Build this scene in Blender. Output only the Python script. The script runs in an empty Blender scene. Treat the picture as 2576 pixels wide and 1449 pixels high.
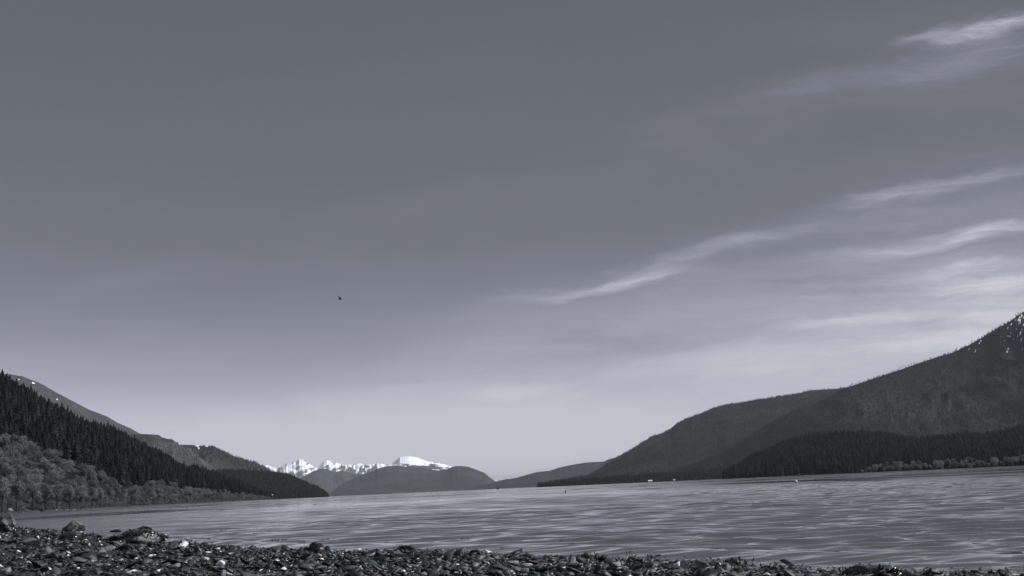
import bpy, bmesh, math, random
import numpy as np
from mathutils import Matrix, Vector

random.seed(7)
RNG = np.random.default_rng(7)
SC = bpy.context.scene
COL = SC.collection
R = math.radians

# ------------------------------------------------------------------ camera
CAM_H = 0.9
PITCH, ROLL, FOC = R(10.3), R(2.6), 1100.0
F_ = np.array([0, math.cos(PITCH), math.sin(PITCH)])
U0 = np.array([0, -math.sin(PITCH), math.cos(PITCH)])
R0 = np.array([1.0, 0, 0])
RX = math.cos(ROLL) * R0 - math.sin(ROLL) * U0
UX = math.cos(ROLL) * U0 + math.sin(ROLL) * R0
cam = bpy.data.cameras.new("camera")
cam.sensor_width = 36.0
cam.lens = 36.0 * FOC / 1024.0
cam.clip_start = 0.1
cam.clip_end = 150000.0
cam_o = bpy.data.objects.new("camera", cam)
COL.objects.link(cam_o)
M = Matrix(((RX[0], UX[0], -F_[0], 0), (RX[1], UX[1], -F_[1], 0), (RX[2], UX[2], -F_[2], CAM_H), (0, 0, 0, 1)))
cam_o.matrix_world = M
SC.camera = cam_o

def ray(sx, sy):
    x = sx / 4.0 - 512.0
    y = 288.0 - sy / 4.0
    return x * RX + y * UX + FOC * F_

def az_tan(sx, sy):
    d = ray(sx, sy)
    return math.atan2(d[0], d[1]), d[2] / math.hypot(d[0], d[1])

def on_water(sx, sy, z=0.0):
    d = ray(sx, sy)
    k = (z - CAM_H) / d[2]
    return d[0] * k, d[1] * k

# ------------------------------------------------------------------ world, sun, exposure
SUN_AZ, SUN_EL = R(92), R(38)
SC.view_settings.view_transform = 'Standard'
SC.view_settings.look = 'None'
SC.view_settings.exposure = 0.0
SC.view_settings.gamma = 1.0
SC.view_settings.use_curve_mapping = False
SC.cycles.use_denoising = True
SC.cycles.volume_bounces = 0
SC.cycles.max_bounces = 6
SC.cycles.sample_clamp_indirect = 6.0

W = bpy.data.worlds.new("World")
SC.world = W
W.use_nodes = True
wn, wl = W.node_tree.nodes, W.node_tree.links
bgn = wn['Background']
bgn.inputs[1].default_value = 0.1

def wmath(op, a, b=None, c=None, clamp=False):
    n = wn.new('ShaderNodeMath'); n.operation = op; n.use_clamp = clamp
    for i, v in enumerate((a, b, c)):
        if v is None: continue
        if isinstance(v, (int, float)): n.inputs[i].default_value = v
        else: wl.new(v, n.inputs[i])
    return n.outputs[0]

sky = wn.new('ShaderNodeTexSky'); sky.sky_type = 'NISHITA'; sky.sun_disc = False
sky.sun_elevation = SUN_EL; sky.sun_rotation = SUN_AZ
sep = wn.new('ShaderNodeSeparateColor'); wl.new(sky.outputs[0], sep.inputs[0])
# black-and-white conversion through a red filter, then toned
red = wmath('MULTIPLY', sep.outputs[0], 0.1)
tc = wn.new('ShaderNodeTexCoord')
sx = wn.new('ShaderNodeSeparateXYZ'); wl.new(tc.outputs['Generated'], sx.inputs[0])
yy = wmath('MAXIMUM', sx.outputs[1], 0.08)
uu = wmath('DIVIDE', sx.outputs[0], yy)
vv = wmath('DIVIDE', sx.outputs[2], yy)
cmb = wn.new('ShaderNodeCombineXYZ'); wl.new(uu, cmb.inputs[0]); wl.new(vv, cmb.inputs[1])
P = cmb.outputs[0]
def wmap(vec, loc=(0, 0, 0), rot=0.0, scale=(1, 1, 1), typ='POINT'):
    m = wn.new('ShaderNodeMapping'); m.vector_type = typ
    m.inputs['Location'].default_value = loc; m.inputs['Rotation'].default_value = (0, 0, rot); m.inputs['Scale'].default_value = scale
    wl.new(vec, m.inputs['Vector']); return m.outputs[0]
def wnoise(vec, sc, det, rough=0.55, dist=0.0):
    n = wn.new('ShaderNodeTexNoise'); n.inputs['Scale'].default_value = sc; n.inputs['Detail'].default_value = det
    n.inputs['Roughness'].default_value = rough; n.inputs['Distortion'].default_value = dist
    wl.new(vec, n.inputs['Vector']); return n
TILT = R(11)
PR = wmap(P, rot=-TILT)
warp = wnoise(wmap(PR, scale=(3.0, 9.0, 1)), 1.6, 7, 0.62)
w1 = wn.new('ShaderNodeVectorMath'); w1.operation = 'SUBTRACT'; wl.new(warp.outputs['Color'], w1.inputs[0]); w1.inputs[1].default_value = (.5, .5, .5)
w2 = wn.new('ShaderNodeVectorMath'); w2.operation = 'MULTIPLY'; wl.new(w1.outputs[0], w2.inputs[0]); w2.inputs[1].default_value = (0.17, 0.045, 0)
w3 = wn.new('ShaderNodeVectorMath'); w3.operation = 'ADD'; wl.new(P, w3.inputs[0]); wl.new(w2.outputs[0], w3.inputs[1])
PW = w3.outputs[0]
fib = wnoise(wmap(PW, rot=-TILT, scale=(2.6, 40.0, 1)), 1.7, 9, 0.72, 0.8).outputs[0]
STREAKS = [  # x0,y0,x1,y1 (source pixels turned into directions), width, strength
    (3550, 190, 4400, 10, 34, .24), (3500, 320, 4400, 90, 70, .10), (2300, 545, 4300, 110, 60, .07), (2900, 160, 4300, 20, 70, .05), (600, 420, 2300, 200, 70, .02), (3230, 832, 4250, 655, 26, .13),
    (1980, 1215, 2900, 1050, 22, .13), (1500, 1400, 3200, 1000, 100, .05), (2380, 1110, 3300, 875, 34, .12), (2750, 960, 4300, 740, 60, .06), (3300, 1025, 4350, 880, 34, .15),
    (2960, 1340, 3850, 1230, 20, .12), (3560, 1120, 4300, 1030, 24, .10), (1820, 1592, 2300, 1550, 34, .06),
    (2500, 1500, 4400, 1330, 90, .08), (3300, 1400, 4400, 1340, 45, .12), (2600, 1250, 4500, 1050, 190, .07),
    (3500, 1200, 4500, 1180, 150, .10), (3700, 1150, 4400, 1120, 26, .09),
    (3700, 1290, 4250, 1240, 26, .08), (700, 640, 2600, 330, 120, .012), (-200, 1400, 1500, 1370, 90, .012), (3750, 960, 4200, 900, 22, .06),
    (2200, 1500, 3600, 1400, 60, .03), (3000, 780, 4400, 600, 120, .03)]
acc = None
for (x0, y0, x1, y1, wd, st) in STREAKS:
    a0, a1 = ray(x0, y0), ray(x1, y1)
    p0 = np.array([a0[0] / a0[1], a0[2] / a0[1]]); p1 = np.array([a1[0] / a1[1], a1[2] / a1[1]])
    c = (p0 + p1) / 2; dv = p1 - p0; L = np.linalg.norm(dv)
    m = wmap(PW, loc=(c[0], c[1], 0), rot=math.atan2(dv[1], dv[0]), scale=(L * 0.68, wd / 4 / FOC * 1.9, 1), typ='TEXTURE')
    ln = wn.new('ShaderNodeVectorMath'); ln.operation = 'LENGTH'; wl.new(m, ln.inputs[0])
    mr = wn.new('ShaderNodeMapRange'); mr.interpolation_type = 'SMOOTHERSTEP'
    mr.inputs['From Min'].default_value = 1.0; mr.inputs['From Max'].default_value = 0.0
    mr.inputs['To Min'].default_value = 0.0; mr.inputs['To Max'].default_value = st
    wl.new(ln.outputs['Value'], mr.inputs['Value'])
    acc = mr.outputs[0] if acc is None else wmath('ADD', acc, mr.outputs[0])
fibm = wmath('MULTIPLY_ADD', fib, 2.8, -0.70, clamp=False)
fine = wnoise(wmap(PW, rot=-TILT, scale=(7.0, 120.0, 1)), 1.0, 7, 0.7, 0.7).outputs[0]
fibm = wmath('MAXIMUM', wmath('MULTIPLY', fibm, wmath('MAXIMUM', wmath('MULTIPLY_ADD', fine, 2.4, -0.45), 0.1)), 0.12)
cl = wmath('MULTIPLY', acc, wmath('MULTIPLY_ADD', fibm, 0.62, 0.36))
def line_mask(x0, y0, x1, y1, soft):
    a0, a1 = ray(x0, y0), ray(x1, y1)
    p0 = np.array([a0[0] / a0[1], a0[2] / a0[1]]); p1 = np.array([a1[0] / a1[1], a1[2] / a1[1]])
    d_ = (p1 - p0) / np.linalg.norm(p1 - p0); n_ = np.array([d_[1], -d_[0]])
    dp = wn.new('ShaderNodeVectorMath'); dp.operation = 'DOT_PRODUCT'; wl.new(PW, dp.inputs[0]); dp.inputs[1].default_value = (n_[0], n_[1], 0)
    m_ = wn.new('ShaderNodeMapRange'); m_.interpolation_type = 'SMOOTHSTEP'
    o_ = float(n_ @ p0); m_.inputs['From Min'].default_value = o_; m_.inputs['From Max'].default_value = o_ + soft
    wl.new(dp.outputs['Value'], m_.inputs['Value']); return m_.outputs[0]
sheet = wmath('MULTIPLY', line_mask(1450, 1400, 3300, 870, .05), wmath('SUBTRACT', 1.0, line_mask(1450, 1750, 4100, 1180, .10)))
sheet2 = wmath('MULTIPLY', line_mask(2300, 520, 4100, 20, .04), wmath('SUBTRACT', 1.0, line_mask(2300, 620, 4100, 240, .06)))
mott = wnoise(wmap(PW, rot=-TILT, scale=(3.0, 14.0, 1)), 1.6, 8, 0.68, 0.6).outputs[0]
mottm = wmath('MAXIMUM', wmath('MULTIPLY_ADD', mott, 2.6, -0.75), 0.0)
cl = wmath('ADD', cl, wmath('MULTIPLY', mottm, wmath('ADD', wmath('MULTIPLY', sheet, 0.05), wmath('MULTIPLY', sheet2, 0.055))))
cl = wmath('ADD', cl, wmath('MULTIPLY', mottm, 0.008))
front = wmath('GREATER_THAN', sx.outputs[1], 0.08)
cl = wmath('MULTIPLY', cl, front)
# thin veil everywhere
veil = wnoise(wmap(tc.outputs['Generated'], rot=0.3, scale=(1.2, 2.0, 6.0)), 1.4, 5, 0.6, 0.4).outputs[0]
veilm = wmath('MULTIPLY_ADD', veil, 0.22, 0.89)
pol = wmath('SUBTRACT', 1.0, wmath('MULTIPLY', wmath('MINIMUM', wmath('MAXIMUM', uu, 0.0), 0.6), 0.36))  # polarising filter
pol2 = wmath('SUBTRACT', 1.0, wmath('MULTIPLY', wmath('MINIMUM', wmath('MAXIMUM', wmath('DIVIDE', vv, 0.115), 0.0), 1.0), 0.17))
tot = wmath('ADD', wmath('MULTIPLY', wmath('MULTIPLY', wmath('MULTIPLY', red, pol), pol2), veilm), wmath('MULTIPLY', cl, 0.85))
ramp = wn.new('ShaderNodeValToRGB'); wl.new(tot, ramp.inputs[0])
STOPS = [(0.0, (84, 88, 97)), (0.108, (90, 94, 104)), (0.13, (93, 97, 108)), (0.158, (98, 101, 112)), (0.187, (104, 106, 118)), (0.215, (115, 117, 131)), (0.245, (130, 130, 145)),
         (0.278, (147, 146, 162)), (0.32, (168, 166, 182)), (0.366, (190, 188, 203)), (0.405, (206, 203, 216)), (0.47, (213, 210, 222)), (0.80, (226, 223, 232))]
def lin(c):
    c /= 255.0
    return c / 12.92 if c <= 0.04045 else ((c + 0.055) / 1.055) ** 2.4
cr = ramp.color_ramp
while len(cr.elements) < len(STOPS): cr.elements.new(0.5)
for e, (p, v) in zip(cr.elements, STOPS):
    e.position = p; e.color = (lin(v[0]), lin(v[1]), lin(v[2]), 1)
sc10 = wn.new('ShaderNodeVectorMath'); sc10.operation = 'SCALE'; sc10.inputs['Scale'].default_value = 10.0
wl.new(ramp.outputs[0], sc10.inputs[0])
wl.new(sc10.outputs[0], bgn.inputs[0])

sun = bpy.data.lights.new("sun", 'SUN'); sun.energy = 5.0; sun.angle = R(0.5); sun.color = (1.0, 0.985, 0.975)
sun_o = bpy.data.objects.new("sun", sun); COL.objects.link(sun_o)
sd = Vector((math.sin(SUN_AZ) * math.cos(SUN_EL), math.cos(SUN_AZ) * math.cos(SUN_EL), math.sin(SUN_EL)))
sun_o.rotation_euler = sd.to_track_quat('Z', 'Y').to_euler()
sun_o.location = (60, 20, 60)

# ------------------------------------------------------------------ numpy noise
def vnoise(x, y, seed=0):
    xi = np.floor(x).astype(np.int64); yi = np.floor(y).astype(np.int64)
    xf = x - xi; yf = y - yi
    def h(a, b):
        n = (a * 374761393 + b * 668265263 + seed * 974634777) & 0xFFFFFFFF
        n = ((n ^ (n >> 13)) * 1274126177) & 0xFFFFFFFF
        return ((n ^ (n >> 16)) & 0xFFFF) / 65535.0
    u = xf * xf * (3 - 2 * xf); v = yf * yf * (3 - 2 * yf)
    return (h(xi, yi) * (1 - u) + h(xi + 1, yi) * u) * (1 - v) + (h(xi, yi + 1) * (1 - u) + h(xi + 1, yi + 1) * u) * v
def fbm(x, y, o=4, seed=0, g=0.5):
    s = 0; a = 1; t = 0
    for i in range(o):
        s = s + a * vnoise(x * 2 ** i, y * 2 ** i, seed + i * 17); t += a; a *= g
    return s / t
def ridged(x, y, o=4, seed=0):
    s = 0; a = 1; t = 0
    for i in range(o):
        s = s + a * (1 - np.abs(2 * vnoise(x * 2 ** i, y * 2 ** i, seed + i * 13) - 1)); t += a; a *= 0.5
    return s / t

# ------------------------------------------------------------------ mesh helpers
def mesh_arrays(name, V, faces, smooth=False, attrs=None):
    """faces: list of int arrays (n,3) or (n,4)"""
    me = bpy.data.meshes.new(name)
    V = np.asarray(V, dtype=np.float32)
    me.vertices.add(len(V)); me.vertices.foreach_set('co', V.ravel())
    if not isinstance(faces, (list, tuple)): faces = [faces]
    faces = [np.asarray(f, dtype=np.int32) for f in faces if len(f)]
    loops = np.concatenate([f.ravel() for f in faces])
    sizes = np.concatenate([np.full(len(f), f.shape[1], np.int32) for f in faces])
    starts = np.concatenate([[0], np.cumsum(sizes)[:-1]]).astype(np.int32)
    me.loops.add(len(loops)); me.loops.foreach_set('vertex_index', loops)
    me.polygons.add(len(sizes)); me.polygons.foreach_set('loop_start', starts)
    if smooth: me.polygons.foreach_set('use_smooth', np.ones(len(sizes), bool))
    me.update(calc_edges=True)
    if attrs:
        for k, a in attrs.items():
            at = me.attributes.new(k, 'FLOAT', 'POINT'); at.data.foreach_set('value', np.asarray(a, np.float32))
    return me

def link(name, me, mat=None, parent=None, loc=None, rz=0.0, **props):
    o = bpy.data.objects.new(name, me)
    if mat is not None and me is not None and not me.materials: me.materials.append(mat)
    COL.objects.link(o)
    if parent is not None: o.parent = parent
    if loc is not None: o.location = loc
    if rz: o.rotation_euler = (0, 0, rz)
    for k, v in props.items(): o[k] = v
    return o

def grid_mesh(name, X, Y, Z, smooth=True):
    n, m = X.shape
    V = np.stack([X, Y, Z], -1).reshape(-1, 3)
    i = np.arange(n * m).reshape(n, m)
    q = np.stack([i[:-1, :-1], i[1:, :-1], i[1:, 1:], i[:-1, 1:]], -1).reshape(-1, 4)
    return mesh_arrays(name, V, q, smooth)

def merge(variants, which, loc, scale, rot, rnd=None):
    """bake many copies of small meshes (V, tris) into one array set"""
    Vs, Fs, A = [], [], []; off = 0
    for k, (v, f) in enumerate(variants):
        idx = np.nonzero(which == k)[0]
        if len(idx) == 0: continue
        v = np.asarray(v); f = np.asarray(f)
        if rot.ndim == 1:
            c, s = np.cos(rot[idx]), np.sin(rot[idx])
            VV = v[None] * scale[idx][:, None, :] if scale.ndim == 2 else v[None] * scale[idx][:, None, None]
            x = VV[..., 0] * c[:, None] - VV[..., 1] * s[:, None]
            y = VV[..., 0] * s[:, None] + VV[..., 1] * c[:, None]
            VV = np.stack([x, y, VV[..., 2]], -1)
        else:
            VV = v[None] * scale[idx][:, None, :]
            VV = np.einsum('nij,nkj->nki', rot[idx], VV)
        VV = VV + loc[idx][:, None, :]
        FF = f[None] + (np.arange(len(idx)) * len(v))[:, None, None] + off
        Vs.append(VV.reshape(-1, 3)); Fs.append(FF.reshape(-1, f.shape[1])); off += len(idx) * len(v)
        if rnd is not None: A.append(np.repeat(rnd[idx], len(v)))
    return np.concatenate(Vs), np.concatenate(Fs), (np.concatenate(A) if rnd is not None else None)

# ------------------------------------------------------------------ materials
class NT:
    def __init__(s, name):
        s.m = bpy.data.materials.new(name); s.m.use_nodes = True
        s.n = s.m.node_tree.nodes; s.l = s.m.node_tree.links
        s.b = s.n['Principled BSDF']
    def new(s, t): return s.n.new(t)
    def put(s, v, sock):
        if isinstance(v, (int, float)): sock.default_value = v
        elif isinstance(v, tuple): sock.default_value = v
        else: s.l.new(v, sock)
    def math(s, op, a, b=None, c=None, clamp=False):
        n = s.new('ShaderNodeMath'); n.operation = op; n.use_clamp = clamp
        for i, v in enumerate((a, b, c)):
            if v is not None: s.put(v, n.inputs[i])
        return n.outputs[0]
    def coord(s, obj=False):
        if obj: return s.new('ShaderNodeTexCoord').outputs['Object']
        return s.new('ShaderNodeNewGeometry').outputs['Position']
    def mapping(s, v, scale=(1, 1, 1), rot=(0, 0, 0), loc=(0, 0, 0)):
        n = s.new('ShaderNodeMapping'); n.inputs['Scale'].default_value = scale; n.inputs['Rotation'].default_value = rot
        n.inputs['Location'].default_value = loc; s.l.new(v, n.inputs['Vector']); return n.outputs[0]
    def noise(s, v, sc, det=4, rough=0.55, dist=0.0):
        n = s.new('ShaderNodeTexNoise'); n.inputs['Scale'].default_value = sc; n.inputs['Detail'].default_value = det
        n.inputs['Roughness'].default_value = rough; n.inputs['Distortion'].default_value = dist
        s.l.new(v, n.inputs['Vector']); return n.outputs[0]
    def rng(s, v, a, b, c=0.0, d=1.0, smooth=False):
        n = s.new('ShaderNodeMapRange'); n.inputs['From Min'].default_value = a; n.inputs['From Max'].default_value = b
        n.inputs['To Min'].default_value = c; n.inputs['To Max'].default_value = d
        if smooth: n.interpolation_type = 'SMOOTHSTEP'
        s.put(v, n.inputs['Value']); return n.outputs[0]
    def grey(s, v):
        """scalar -> toned grey colour"""
        n = s.new('ShaderNodeCombineColor')
        s.put(s.math('MULTIPLY', v, 0.96), n.inputs[0]); s.put(s.math('MULTIPLY', v, 0.99), n.inputs[1]); s.put(s.math('MULTIPLY', v, 1.06), n.inputs[2])
        return n.outputs[0]
    def mix(s, f, a, b):
        return s.math('ADD', s.math('MULTIPLY', a, s.math('SUBTRACT', 1.0, f)), s.math('MULTIPLY', b, f))
    def bump(s, h, strength, dist, normal=None):
        n = s.new('ShaderNodeBump'); n.inputs['Strength'].default_value = strength; n.inputs['Distance'].default_value = dist
        s.l.new(h, n.inputs['Height'])
        if normal is not None: s.l.new(normal, n.inputs['Normal'])
        return n.outputs[0]
    def done(s, col, rough=0.9, spec=0.2, normal=None):
        s.l.new(col, s.b.inputs['Base Color'])
        s.put(rough, s.b.inputs['Roughness'])
        s.b.inputs['Specular IOR Level'].default_value = spec
        if normal is not None: s.l.new(normal, s.b.inputs['Normal'])
        return s.m

def mat_forest_slope(name, lo, hi, cell=18.0, bump=1.0, big=400.0):
    t = NT(name); p = t.coord()
    a = t.noise(p, 1.0 / big, 5, 0.6, 0.6); b = t.noise(p, 1.0 / cell, 3, 0.7)
    v = t.mix(t.rng(a, .38, .62, smooth=True), lo, hi)
    v = t.math('MULTIPLY', v, t.rng(b, .3, .7, .55, 1.45))
    return t.done(t.grey(v), 0.95, 0.05, t.bump(b, bump, cell * .8))

def mat_attr(name, lo, hi, rough=0.9, spec=0.1, nscale=0.0, tex=0.5, hue=None, bump=None):
    """per-item random (attribute rnd)"""
    t = NT(name)
    a = t.new('ShaderNodeAttribute'); a.attribute_name = 'rnd'
    v = t.math('ADD', lo, t.math('MULTIPLY', a.outputs['Fac'], hi - lo))
    nrm = None
    if nscale:
        b = t.noise(t.coord(), nscale, 4, 0.65)
        v = t.math('MULTIPLY', v, t.rng(b, .3, .7, 1 - tex, 1 + tex))
        if bump: nrm = t.bump(b, bump[0], bump[1])
    return t.done(t.grey(v), rough, spec, nrm)

def mat_obj(name, lo, hi, rough=0.9, spec=0.1, nscale=0.0, tex=0.5, bump=None, obj=True):
    t = NT(name)
    oi = t.new('ShaderNodeObjectInfo')
    v = t.math('ADD', lo, t.math('MULTIPLY', oi.outputs['Random'], hi - lo))
    nrm = None
    if nscale:
        b = t.noise(t.coord(obj), nscale, 4, 0.65)
        v = t.math('MULTIPLY', v, t.rng(b, .3, .7, 1 - tex, 1 + tex))
        if bump: nrm = t.bump(b, bump[0], bump[1])
    return t.done(t.grey(v), rough, spec, nrm)

def mat_snow_mountain(name, zlo, zhi, rock=0.05, snow=0.85, cell=260.0, bias=0.0, stretch=(1, 1, 1.6)):
    t = NT(name); p = t.mapping(t.coord(), stretch)
    n1 = t.noise(p, 1.0 / cell, 6, 0.62, 0.8)
    z = t.new('ShaderNodeSeparateXYZ'); t.l.new(t.coord(), z.inputs[0])
    h = t.rng(z.outputs[2], zlo, zhi, -0.24, 0.035)
    f = t.rng(t.math('ADD', t.math('ADD', n1, h), bias), .46, .49, smooth=True)
    n2 = t.noise(p, 1.0 / 90.0, 4, 0.6)
    rk = t.math('MULTIPLY', rock, t.rng(n2, .3, .7, .6, 1.4))
    return t.done(t.grey(t.mix(f, rk, snow)), 0.9, 0.1, t.bump(n1, .6, cell * .25))

# ------------------------------------------------------------------ terrain
def interp_prof(pts):
    at = sorted(az_tan(*p) for p in pts)
    A = np.array([a for a, _ in at]); T = np.array([t for _, t in at])
    return A, T
def sx_to_az(sx):  # azimuth of a source column at the horizon
    sy = 1952 - (sx - 2048) * math.tan(ROLL)
    return az_tan(sx, sy)[0]
def span(v):  # number or [(source x, value), ...] -> function of azimuth
    if isinstance(v, (int, float)): return lambda a: np.full_like(a, float(v))
    A = np.array([sx_to_az(x) for x, _ in v]); B = np.array([b for _, b in v])
    return lambda a: np.interp(a, A, B)

class Ridge:
    def __init__(s, name, pts, rf, rr, mat, n_az=500, n_t=70, drop=0.0, amp=0.35, jag=0.0, p=1.15, gk=40.0, back=0.6, seed=1, kind='structure', tk=1.6, dist=(1.35, 1.35)):
        s.A, s.T = interp_prof(pts); s.kf = dist
        s.rf = lambda a, q=span(rf), w=dist[0]: q(a) * w
        s.rr = lambda a, q=span(rr), w=dist[1]: q(a) * w
        s.drop, s.amp, s.jag, s.p, s.gk, s.back, s.seed = drop, amp, jag, p, gk, back, seed; s.tk = tk
        az = np.linspace(s.A[0], s.A[-1], n_az)
        t = np.concatenate([np.linspace(0, 1, n_t), 1 + np.linspace(0, back, 14)[1:]])
        a2, t2 = np.meshgrid(az, t)
        X, Y, Z = s.pos(a2, t2)
        s.o = link(name, grid_mesh(name, X, Y, Z), mat, kind=kind)
    def pos(s, a, t):
        rf, rr = s.rf(a), s.rr(a)
        tan = np.interp(a, s.A, s.T)
        if s.jag: tan = tan + s.jag * (fbm(a * 700, a * 0, 5, s.seed, .65) - 0.5)
        r = rf + (rr - rf) * t
        Hr = np.maximum(tan * rr + CAM_H - s.drop, 0.2)
        tt = np.clip(t, 0, 1)
        base = Hr * tt ** s.p
        wp_ = 1.3 * (fbm(tt * s.tk * 1.5 + 3, a * s.gk * .8, 3, s.seed + 5) - .5)
        g = ridged(a * s.gk + wp_, tt * s.tk + a * s.gk * .35 - wp_, 5, s.seed) - 0.62
        base = base * (1 + s.amp * g * 4 * tt * (1 - tt))
        # keep everything in front of the ridge below the ridge's own line of sight
        lim = np.maximum(tan * r * (0.985 - .0 * tt) + CAM_H - s.drop, 0.3) * np.where(tt < 1, 1, 1)
        base = np.minimum(base, np.where(t <= 1, np.maximum(lim, 0.3), base))
        bk = np.clip((t - 1) / s.back, 0, 1)
        z = np.where(t > 1, Hr * (1 - bk) ** 1.3, base) - 2.5 * (1 - tt) ** 6 - np.where(t > 1, 3 * bk, 0)
        return r * np.sin(a), r * np.cos(a), z
    def find(s, sx, sy):  # point of the slope seen at a source pixel
        a, tn = az_tan(sx, sy)
        ts = np.linspace(0.02, 1, 400)
        X, Y, Z = s.pos(np.full_like(ts, a), ts)
        k = int(np.argmin(np.abs((Z - CAM_H) / np.hypot(X, Y) - tn)))
        return np.array([X[k], Y[k], Z[k]])

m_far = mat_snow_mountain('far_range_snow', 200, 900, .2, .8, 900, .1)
m_peaks = mat_snow_mountain('snow_peak_rock', 350, 900, .07, .9, 150, 0.025, (1, .07, .5))
m_dome = mat_snow_mountain('snow_dome', 380, 800, .05, .9, 260, 0.125, (.45, .1, 2.2))
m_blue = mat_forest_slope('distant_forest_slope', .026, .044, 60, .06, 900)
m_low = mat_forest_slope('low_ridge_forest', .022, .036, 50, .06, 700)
m_rightmtn = mat_forest_slope('right_mountain_forest', .010, .026, 24, .4, 700)
m_grass = mat_forest_slope('bare_alpine_slope', .050, .060, 30, .3, 500)
m_mid = mat_forest_slope('brushy_slope', .034, .062, 26, .3, 150)
m_dark = mat_forest_slope('dark_forest_floor', .020, .032, 14, 1.0, 200)
m_floor = mat_forest_slope('forest_floor', .015, .03, 9, 1.0, 60)

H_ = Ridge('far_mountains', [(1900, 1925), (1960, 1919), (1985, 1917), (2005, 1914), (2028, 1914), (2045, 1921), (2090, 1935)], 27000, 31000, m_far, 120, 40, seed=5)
F_r = Ridge('snow_mountains', [(960, 1990), (1020, 1880), (1051, 1861), (1073, 1859), (1088, 1868), (1113, 1870), (1126, 1866), (1138, 1858), (1150, 1852), (1160, 1850), (1184, 1846), (1197, 1835), (1209, 1837), (1225, 1849), (1240, 1854), (1253, 1865), (1268, 1870), (1284, 1855), (1299, 1841), (1310, 1840), (1327, 1846), (1346, 1849), (1380, 1858), (1414, 1855), (1439, 1852), (1455, 1858), (1470, 1854), (1483, 1856), (1510, 1851), (1545, 1856), (1570, 1853), (1600, 1858), (1640, 1880), (1700, 1900)],
            20500, 23000, m_peaks, 520, 110, amp=.30, jag=.0020, p=1.0, gk=70, tk=4.5, seed=11)
F_d = Ridge('snow_dome', [(1500, 1890), (1540, 1862), (1572, 1849), (1587, 1837), (1599, 1827), (1612, 1824), (1630, 1822), (1650, 1824), (1669, 1828), (1708, 1843), (1766, 1853), (1805, 1864), (1840, 1885), (1900, 1920)],
            16000, 17500, m_dome, 300, 70, amp=.10, jag=.0006, p=1.0, gk=25, tk=5, seed=12)
F_2 = Ridge('shoulder_mountain', [(1100, 1990), (1160, 1950), (1197, 1914), (1228, 1896), (1253, 1882), (1275, 1875), (1306, 1873), (1334, 1886), (1371, 1881), (1414, 1893), (1458, 1896), (1500, 1905), (1600, 1930)],
            13500, 15500, mat_snow_mountain('shoulder_rock', 560, 900, .035, .8, 160, -.03, (1, .12, 1.2)), 300, 50, amp=.4, jag=.0008, seed=13)
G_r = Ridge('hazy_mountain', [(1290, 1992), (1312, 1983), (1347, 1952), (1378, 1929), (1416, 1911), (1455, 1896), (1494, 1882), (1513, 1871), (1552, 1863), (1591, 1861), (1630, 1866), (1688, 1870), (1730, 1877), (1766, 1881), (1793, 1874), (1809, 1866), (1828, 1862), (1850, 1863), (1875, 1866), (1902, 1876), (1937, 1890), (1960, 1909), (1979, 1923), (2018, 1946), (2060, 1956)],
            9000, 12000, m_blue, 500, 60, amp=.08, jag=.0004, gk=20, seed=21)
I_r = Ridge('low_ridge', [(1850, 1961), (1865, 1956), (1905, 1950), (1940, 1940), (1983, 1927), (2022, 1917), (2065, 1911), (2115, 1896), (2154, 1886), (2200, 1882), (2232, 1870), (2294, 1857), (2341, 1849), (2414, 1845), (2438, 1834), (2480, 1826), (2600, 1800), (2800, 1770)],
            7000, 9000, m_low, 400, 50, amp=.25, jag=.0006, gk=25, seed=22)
J_r = Ridge('forested_mountain', [(2120, 1950), (2162, 1936), (2216, 1921), (2294, 1908), (2348, 1898), (2391, 1875), (2418, 1857), (2469, 1822), (2527, 1791), (2566, 1764), (2608, 1739), (2651, 1725), (2682, 1708), (2703, 1689), (2740, 1670), (2798, 1648), (2850, 1625), (2910, 1608), (2960, 1605), (3021, 1592), (3090, 1582), (3180, 1568), (3250, 1552), (3323, 1549), (3400, 1541), (3600, 1500), (4200, 1450)],
            [(2100, 3800), (4200, 3400)], [(2100, 4600), (2700, 6000), (4200, 6500)], m_rightmtn, 700, 90, drop=6, amp=.40, seed=31, gk=13)
K_r = Ridge('high_mountain', [(2560, 1925), (2700, 1880), (2900, 1804), (2970, 1757), (3062, 1699), (3109, 1671), (3178, 1638), (3260, 1612), (3323, 1580), (3370, 1550), (3403, 1536), (3498, 1504), (3560, 1483), (3657, 1449), (3740, 1420), (3816, 1398), (3880, 1366), (3943, 1330), (3990, 1300), (4038, 1274), (4096, 1232), (4200, 1150), (4400, 1080), (4800, 1100), (5200, 1300)],
            [(2600, 3200), (4200, 2900)], [(2600, 3700), (3300, 4600), (4200, 5200)], m_rightmtn, 800, 100, drop=5, amp=.40, seed=41, gk=13)
m_spit = m_dark
M_r = Ridge('low_shore_land', [(2140, 1950), (2155, 1943), (2180, 1939), (2294, 1925), (2449, 1914), (2585, 1902), (2721, 1893), (2838, 1880), (2935, 1870), (3100, 1850), (3400, 1830)],
            2500, [(2100, 2650), (3000, 2900)], m_spit, 300, 24, drop=3, amp=.2, seed=51)
L_r = Ridge('wooded_headland', [(2890, 1906), (2923, 1872), (2960, 1852), (2988, 1829), (3039, 1811), (3086, 1782), (3132, 1763), (3188, 1745), (3243, 1733), (3318, 1726), (3411, 1724), (3517, 1726), (3564, 1735), (3620, 1745), (3689, 1749), (3759, 1740), (3828, 1733), (3921, 1731), (4014, 1721), (4096, 1700), (4250, 1660), (4600, 1640), (5000, 1700)],
            [(2890, 1500), (3400, 1400), (4096, 1250), (5000, 1150)], [(2890, 1700), (3200, 2200), (5000, 2300)], m_floor, 500, 60, drop=10, amp=.15, seed=61, gk=18)
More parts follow.
